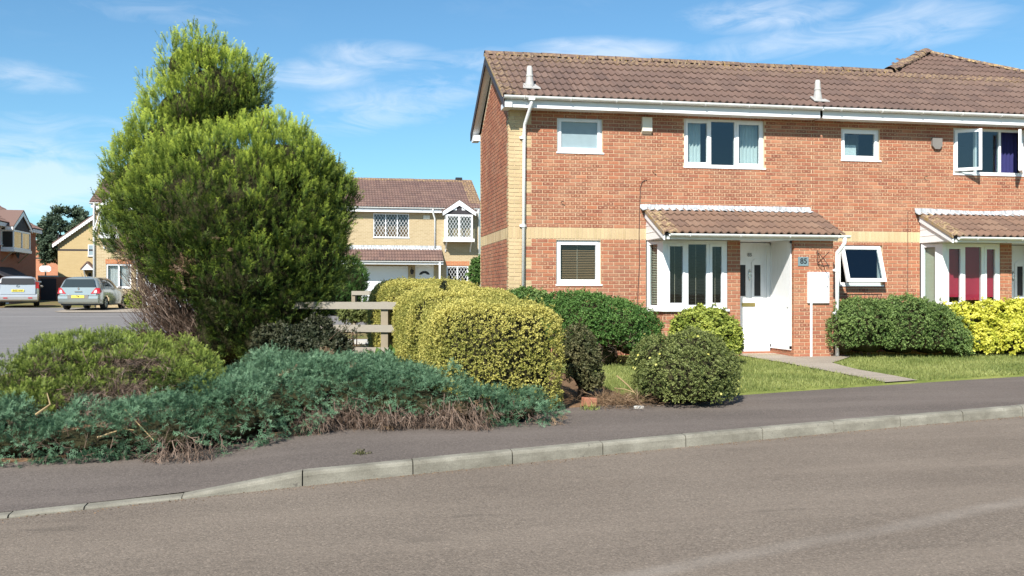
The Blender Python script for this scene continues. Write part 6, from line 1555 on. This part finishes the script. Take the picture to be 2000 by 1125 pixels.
# ------------------------------------------------------------------ far trees and bushes
def far_tree(label, lobes, base_px, D, n, mat, size, name='broadleaf_tree', cat='tree'):
    bp = atd(base_px, 560, D); T = thing(name, label, cat, (bp.x, bp.y, rise(bp.y)))
    P, N, b = lobes_sample(lobes, n, .35, .6, 0, None, 13.0, .5, lower=-.9)
    k = fnoise(P, .8, 7) > -.12; P, N, b = P[k], N[k], b[k]
    sc_obj('crown', mat, P, dirs(N, .6, .45, .5), size*rng.uniform(.6, 1.4, len(P)), T_LEAF, T, np.clip(.5+.8*b+rng.normal(size=len(P))*.2, 0, 1))
    m = MB(); z0_ = rise(bp.y); top = np.mean([l[2] for l in lobes]); m.tube([(bp.x, bp.y, z0_-.2), (bp.x+.1, bp.y, (z0_+top)/2), (bp.x, bp.y, top)], [.28, .2, .1], 8)
    for l in lobes: m.tube([(bp.x, bp.y, (z0_+top)/2), (l[0], l[1], l[2])], [.12, .04], 5)
    part(m, 'trunk', 'bark', T); return T
far_tree('dark green tree standing behind the gold gable house', [px_lobe(*a) for a in [(118, 445, 34, 30, 74, 1.1), (145, 428, 24, 20, 74, .9), (95, 470, 22, 24, 73, .8), (125, 480, 30, 26, 74, 1), (105, 425, 16, 14, 74, .6), (92, 500, 14, 16, 73, .5)]], 118, 74, 4200, 'far_tree_leaf', .34)
shrub('conifer_bush', 'rounded green conifer bush standing beside the white garage door', 'bush', [px_lobe(678, 548, 34, 42, 39, .7), px_lobe(700, 556, 16, 32, 39, .4), px_lobe(660, 570, 30, 26, 38.5, .6), px_lobe(640, 580, 26, 20, 38, .5), px_lobe(680, 592, 32, 30, 39, .6), px_lobe(652, 598, 30, 22, 38.5, .5)], 6000, 'far_bush_leaf', T_CYP, .2, .55, .75, .3, .1, 2)
shrub('climbing_shrub', 'green climber on the yellow wall by the corner of number 85', 'shrub', [px_lobe(932, 540, 9, 28, 46, .3), px_lobe(938, 520, 6, 14, 46, .2)], 700, 'far_bush_leaf', T_LEAF, .2, .6, .4, .4, .1, 2, stems=2)
shrub('yellow_shrub', 'small yellow-green shrub beside the bonnet of the silver-green hatchback', 'shrub', [px_lobe(261, 590, 12, 18, 45.5, .3), px_lobe(268, 598, 10, 12, 45.5, .3)], 900, 'variegated_leaf', T_LEAF, .16, .6, .4, .35, .08, 2, stems=2)
shrub('low_shrub', 'small leafy plant behind the rail fence beside the conifer bush', 'shrub', [px_lobe(695, 618, 26, 16, 22, .3), px_lobe(730, 625, 12, 12, 22, .2)], 900, 'potentilla_leaf', T_LEAF, .1, .5, .5, .4, .08, 3, stems=3)
# edging line and pale apron round the parked hatchback
ap_ = MB(); pts = [atd(105, 604, 41.5), atd(120, 615, 40.5), atd(290, 612, 41), atd(320, 600, 46), atd(300, 598, 47), atd(150, 600, 45.5)]
o = ap_; V = [(p.x, p.y, zlawn(p.x, p.y)+.022) for p in pts]; ap_.face(V); structure(ap_.build('parking_apron', 'path_concrete'))
for y_, w2 in ((20.2, .12),):
    e_ = MB(); X_ = np.linspace(-26, -9, 20)
    for i in range(19): e_.face([(X_[i], y_, zlawn(0, y_)+.016), (X_[i+1], y_, zlawn(0, y_)+.016), (X_[i+1], y_+w2, zlawn(0, y_+w2)+.016), (X_[i], y_+w2, zlawn(0, y_+w2)+.016)])
    structure(e_.build('edging_strip', 'stone_pale'))

# ------------------------------------------------------------------ cars
def catmull(K, t):
    n = len(K)-1; x = min(max(t, 0), 1)*n; i = min(int(x), n-1); f = x-i; p0, p1, p2, p3 = K[max(i-1, 0)], K[i], K[i+1], K[min(i+2, n)]
    return .5*((2*p1)+(-p0+p2)*f+(2*p0-5*p1+4*p2-p3)*f*f+(-p0+3*p1-3*p2+p3)*f**3)
def car(name, label, loc, rz, L, W, Ht, paint, kind, plate):
    """body lofted from cross sections; local +y is forwards, origin on the ground at the rear axle"""
    T = thing(name, label, 'car', loc); M = Matrix.Translation(loc) @ Matrix.Rotation(rz, 4, 'Z')
    hw = W/2; h = Ht
    # station: y, belt half width, belt z, roof half width, roof z, sill z
    if kind == 'hatch':
        ST = [(-.86, .80, .62, .66, .74, .34), (-.84, .90, .86, .70, .95, .30), (-.78, .95, .94, .70, 1.02, .26), (-.62, .98, .97, .70, h-.10, .24), (-.40, 1.0, .97, .71, h-.02, .22), (.2, 1.0, .95, .735, h, .2), (1.0, 1.0, .93, .74, h-.01, .2), (1.5, 1.0, .92, .72, h-.10, .2), (2.1, 1.0, .90, .70, 1.02, .2), (2.55, .99, .86, .70, .92, .2), (3.0, .96, .76, .66, .82, .22), (3.3, .84, .58, .55, .62, .26)]
    else:
        ST = [(-.86, .86, .64, .76, .80, .34), (-.84, .93, .95, .76, 1.05, .28), (-.74, .97, 1.02, .76, h-.14, .24), (-.55, 1.0, 1.04, .77, h-.03, .22), (.2, 1.0, 1.02, .78, h, .2), (1.2, 1.0, 1.0, .78, h-.02, .2), (2.0, 1.0, .98, .74, h-.2, .2), (2.6, 1.0, .95, .72, 1.08, .2), (3.1, .97, .86, .68, .92, .22), (3.45, .86, .62, .58, .66, .28)]
    def section(s):
        y, bw, bz, rw, rz_, sz = s; b = bw*hw; r = rw*hw
        return [np.array(p) for p in ((0.0, y, sz), (b*.88, y, sz), (b*.985, y, sz+.12), (b, y, (sz+bz)*.5+.05), (b*.97, y, bz), (r*1.06+(b*.97-r*1.06)*.25, y, bz+(rz_-bz)*.7), (r*.86, y, rz_-.03), (r*.4, y, rz_), (0.0, y, rz_+.006))]
    K = [section(s) for s in ST]
    def S(u, v):       # u along, v round half section
        col_ = [catmull([k[j] for k in K], u) for j in range(9)]; p = catmull(col_, v); p[0] = max(p[0], 0); return p
    nu, nv = 44, 26
    G = np.array([[S(i/nu, j/nv) for j in range(nv+1)] for i in range(nu+1)])
    V = [tuple(M @ Vector(G[i, j])) for i in range(nu+1) for j in range(nv+1)]+[tuple(M @ Vector((-G[i, j][0], G[i, j][1], G[i, j][2]))) for i in range(nu+1) for j in range(nv+1)]
    n1 = (nu+1)*(nv+1); F = []
    wheels = [(0.0, .31), (2.62, .31)]
    for i in range(nu):
        for j in range(nv):
            c = (G[i, j]+G[i+1, j+1])/2
            if any((c[1]-wy)**2+(c[2]-.31)**2 < .36**2 for wy, _ in wheels) and c[0] > hw*.6: continue
            a = i*(nv+1)+j; F.append((a, a+nv+1, a+nv+2, a+1)); F.append((n1+a, n1+a+1, n1+a+nv+2, n1+a+nv+1))
    F.append(tuple(range(0, nv+1))+tuple(n1+j for j in range(nv-1, 0, -1)))
    mb = MB(); mb.poly(V, F); part(mb, 'body', paint, T, True)
    def patch(u0, u1, v0, v1, nm, mat, side=(1, -1), off=.008, nuv=8, shape=None, parent=T):
        for s in side:
            m = MB(); VV = []
            for i in range(nuv+1):
                for j in range(nuv+1):
                    uu = u0+(u1-u0)*i/nuv; vv = v0+(v1-v0)*j/nuv
                    if shape: uu, vv = shape(i/nuv, j/nuv)
                    p = S(uu, vv); du = S(min(uu+.01, 1), vv)-S(max(uu-.01, 0), vv); dv = S(uu, min(vv+.01, 1))-S(uu, max(vv-.01, 0)); nn = np.cross(dv, du); nn = nn/(np.linalg.norm(nn)+1e-9)
                    if nn[0]*p[0]+nn[2]*(p[2]-.7)+nn[1]*(p[1]-1.2)*.3 < 0: nn = -nn
                    p = p+nn*off; VV.append(M @ Vector((s*p[0], p[1], p[2])))
            m.poly(VV, [(i*(nuv+1)+j, (i+1)*(nuv+1)+j, (i+1)*(nuv+1)+j+1, i*(nuv+1)+j+1) for i in range(nuv) for j in range(nuv)]); part(m, nm, mat, parent, True)
    n_ = len(ST)-1
    def uof(y):
        for i in range(n_):
            if ST[i][0] <= y <= ST[i+1][0]: return (i+(y-ST[i][0])/(ST[i+1][0]-ST[i][0]))/n_
        return 1
    # side glass
    yg = [(-.25, .38), (.45, 1.15), (1.2, 1.62)] if kind == 'hatch' else [(-.35, .35), (.42, 1.2), (1.28, 1.95)]
    for a, b in yg: patch(uof(a), uof(b), .53, .69, 'side_window', 'car_glass')
    # underside shadow gap, rear face details as flat parts on the tail plane
    def tailbox(nm, x0, x1, z0, z1, y0, y1, mat, par=T):
        m = MB(); m.box(x0, x1, y0, y1, z0, z1, M); return part(m, nm, mat, par)
    yt = -.86
    if kind == 'hatch':
        rw = MB(); Z0, Z1 = .99, h-.12; q = [(-hw*.80, -.875, Z0), (hw*.80, -.875, Z0), (hw*.66, -.70, Z1), (-hw*.66, -.70, Z1)]
        rw.poly([M @ Vector(p) for p in q]+[M @ (Vector(p)+Vector((0, .03, -.02))) for p in q], [(0, 1, 2, 3), (0, 1, 5, 4), (1, 2, 6, 5), (2, 3, 7, 6), (3, 0, 4, 7)]); part(rw, 'rear_window', 'car_glass', T)
        bu = MB(); bu.prism([(-.95, .36), (-.985, .50), (-.97, .60), (-.90, .66), (-.7, .66), (-.7, .3), (-.9, .3)], 'x', -hw*.93, hw*.93); bu.v = [tuple(M @ Vector(p)) for p in bu.v]; part(bu, 'rear_bumper', paint, T)
        tg_ = MB(); q = [(-hw*.84, -.93, .64), (hw*.84, -.93, .64), (hw*.81, -.885, .985), (-hw*.81, -.885, .985)]; tg_.poly([M @ Vector(p) for p in q]+[M @ (Vector(p)+Vector((0, .1, 0))) for p in q], [(0, 1, 2, 3), (0, 1, 5, 4), (1, 2, 6, 5), (2, 3, 7, 6), (3, 0, 4, 7)]); part(tg_, 'tailgate', paint, T)
        for s in (-1, 1):
            lm = MB(); q = [(s*hw*.58, -.95, .71), (s*hw*1.0, -.89, .72), (s*hw*1.03, -.72, .80), (s*hw*.96, -.80, .965), (s*hw*.80, -.91, .96)]; lm.poly([M @ Vector(p) for p in q]+[M @ (Vector(p)+Vector((-s*.02, .1, 0))) for p in q], [(0, 1, 2, 3, 4)]+[(i, (i+1) % 5, 5+(i+1) % 5, 5+i) for i in range(5)]); lo_ = part(lm, 'tail_light', 'lamp_red', T)
            li = MB(); q = [(s*hw*.72, -.955, .75), (s*hw*.88, -.935, .76), (s*hw*.86, -.925, .88), (s*hw*.78, -.938, .87)]; li.poly([M @ Vector(p) for p in q], [(0, 1, 2, 3)]); part(li, 'lamp_lens', 'lamp_clear', lo_)
        pz, py = .58, -.99
        tailbox('plate_recess', -.44, .44, .50, .66, -.988, -.95, 'alarm_grey')
    else:
        rw = MB(); Z0, Z1 = 1.06, h-.12; q = [(-hw*.84, -.90, Z0+.05), (-hw*.4, -.91, Z0), (hw*.4, -.91, Z0), (hw*.84, -.90, Z0+.05), (hw*.76, -.82, Z1), (-hw*.76, -.82, Z1)]
        rw.poly([M @ Vector(p) for p in q]+[M @ (Vector(p)+Vector((0, .05, 0))) for p in q], [(0, 1, 2, 3, 4, 5)]+[(i, (i+1) % 6, 6+(i+1) % 6, 6+i) for i in range(6)]); part(rw, 'rear_window', 'black_plastic', T)
        bu = MB(); bu.prism([(-.93, .34), (-.95, .48), (-.93, .58), (-.86, .62), (-.7, .62), (-.7, .28), (-.88, .28)], 'x', -hw*.94, hw*.94); bu.v = [tuple(M @ Vector(p)) for p in bu.v]; part(bu, 'rear_bumper', paint, T)
        tg_ = MB(); q = [(-hw*.84, -.94, .60), (hw*.84, -.94, .60), (hw*.85, -.90, 1.06), (-hw*.85, -.90, 1.06)]; tg_.poly([M @ Vector(p) for p in q]+[M @ (Vector(p)+Vector((0, .1, 0))) for p in q], [(0, 1, 2, 3), (0, 1, 5, 4), (1, 2, 6, 5), (2, 3, 7, 6), (3, 0, 4, 7)]); part(tg_, 'tailgate', paint, T)
        for s in (-1, 1):
            lm = MB(); q = [(s*hw*.86, -.925, .90), (s*hw*1.03, -.84, .88), (s*hw*1.01, -.76, 1.20), (s*hw*.88, -.86, 1.22)]; lm.poly([M @ Vector(p) for p in q]+[M @ (Vector(p)+Vector((-s*.02, .1, 0))) for p in q], [(0, 1, 2, 3)]+[(i, (i+1) % 4, 4+(i+1) % 4, 4+i) for i in range(4)]); part(lm, 'tail_light', 'lamp_red', T)
            tailbox('reflector', s*hw*.6-.09, s*hw*.6+.09, .40, .45, -.957, -.93, 'lamp_red')
        pz, py = .78, -.945
    np_ = tailbox('number_plate', -.27, .27, pz-.055, pz+.055, py-.012, py, 'plate_yellow')
    me = text_mesh(plate, .1, .001); o = link('plate_lettering', me, 'lettering_black', np_, M @ Matrix.Translation((0, py-.014, pz)) @ Matrix.Rotation(R(90), 4, 'X'))
    # badge on the tailgate
    bz = .93 if kind == 'hatch' else 1.0; by = -.90 if kind == 'hatch' else -.91
    em = MB()
    if kind == 'hatch': em.prism([(-.045, bz), (0, bz+.06), (.045, bz), (0, bz-.06)], 'y', by-.02, by); em.box(-.16, .16, by-.055, by-.03, bz-.135, bz-.11)
    else: em.tube([(.07*math.cos(t), by-.01, bz+.05*math.sin(t)) for t in np.linspace(0, 6.283, 15)], .012, 5); em.tube([(-.06, by-.012, bz+.025), (0, by-.012, bz-.02), (.06, by-.012, bz+.025)], .01, 5)
    em.v = [tuple(M @ Vector(p)) for p in em.v]; part(em, 'badge', 'alarm_grey' if kind == 'hatch' else 'chrome', T)
    # wheels
    for wy, wr in wheels:
        for s in (-1, 1):
            x = s*(hw-.11); V = []; n = 22; prof = [(.10, .20), (.11, .27), (.085, .305), (-.085, .305), (-.11, .27), (-.10, .2)]
            tm = MB()
            for (dx, r) in prof:
                for j in range(n): t_ = 2*math.pi*j/n; V.append(M @ Vector((x+dx*s, wy+r*math.cos(t_), .31+r*math.sin(t_))))
            tm.poly(V, [(i*n+j, i*n+(j+1) % n, (i+1)*n+(j+1) % n, (i+1)*n+j) for i in range(len(prof)-1) for j in range(n)]); ty = part(tm, 'tyre', 'tyre', T, True)
            rm = MB(); xo = x+.085*s
            for k in range(7):
                t_ = 2*math.pi*k/7; d = Vector((0, math.cos(t_), math.sin(t_))); e = Vector((0, -math.sin(t_), math.cos(t_))); c = Vector((xo, wy, .31)); q = [c+d*.03+e*.035, c+d*.03-e*.035, c+d*.2-e*.028, c+d*.2+e*.028]; rm.poly([M @ p for p in q]+[M @ (p-Vector((.03*s, 0, 0))) for p in q], [(0, 1, 2, 3), (0, 1, 5, 4), (1, 2, 6, 5), (2, 3, 7, 6), (3, 0, 4, 7)])
            rm.tube([M @ Vector((xo-.0*s, wy+.2*math.cos(t_), .31+.2*math.sin(t_))) for t_ in np.linspace(0, 6.283, 23)], .014, 5); part(rm, 'rim', 'alloy', ty)
            wd = MB(); wd.tube([M @ Vector((x-.12*s, wy, .31)), M @ Vector((x+.03*s, wy, .31))], .22, 14); part(wd, 'hub', 'black_plastic', ty)
    un = MB(); un.box(-hw*.85, hw*.85, -.8, 3.2, .2, .36, M); part(un, 'underbody', 'black_plastic', T)
    for s in (-1, 1):
        mr = MB(); ym = 1.62 if kind == 'hatch' else 1.95; q = Vector((s*(hw+.10), ym, 1.0)); n = 8
        V = [M @ (q+Vector((.10*math.cos(a)*math.sin(b), .05*math.sin(a)*math.sin(b), .07*math.cos(b)))) for b in np.linspace(.05, 3.09, 6) for a in np.arange(n)*2*math.pi/n]
        mr.poly(V, [(i*n+j, i*n+(j+1) % n, (i+1)*n+(j+1) % n, (i+1)*n+j) for i in range(5) for j in range(n)]); part(mr, 'door_mirror', 'alarm_grey', T, True)
    an = MB(); an.tube([M @ Vector((0, -.4, h-.01)), M @ Vector((0, -.5, h+.14))], [.008, .004], 5); part(an, 'aerial', 'black_plastic', T)
    return T
# hatchback: rear axle point on the ground
c1 = atd(167, 612, 43.4); c1 = (c1.x, c1.y, zlawn(c1.x, c1.y)+.03)
car('parked_car', 'silver-green hatchback parked in front of the yellow brick house, seen from behind', c1, -R(YAW)+R(5.5), 4.2, 1.80, 1.47, 'car_silver_green', 'hatch', 'TM')
c2 = atd(36, 600, 48); c2 = (c2.x, c2.y, zlawn(c2.x, c2.y)+.01)
car('parked_car', 'silver people carrier parked facing the dark garden wall beside the red house', c2, R(14.5), 4.5, 1.80, 1.50, 'car_silver', 'mpv', 'EV55 UNF')
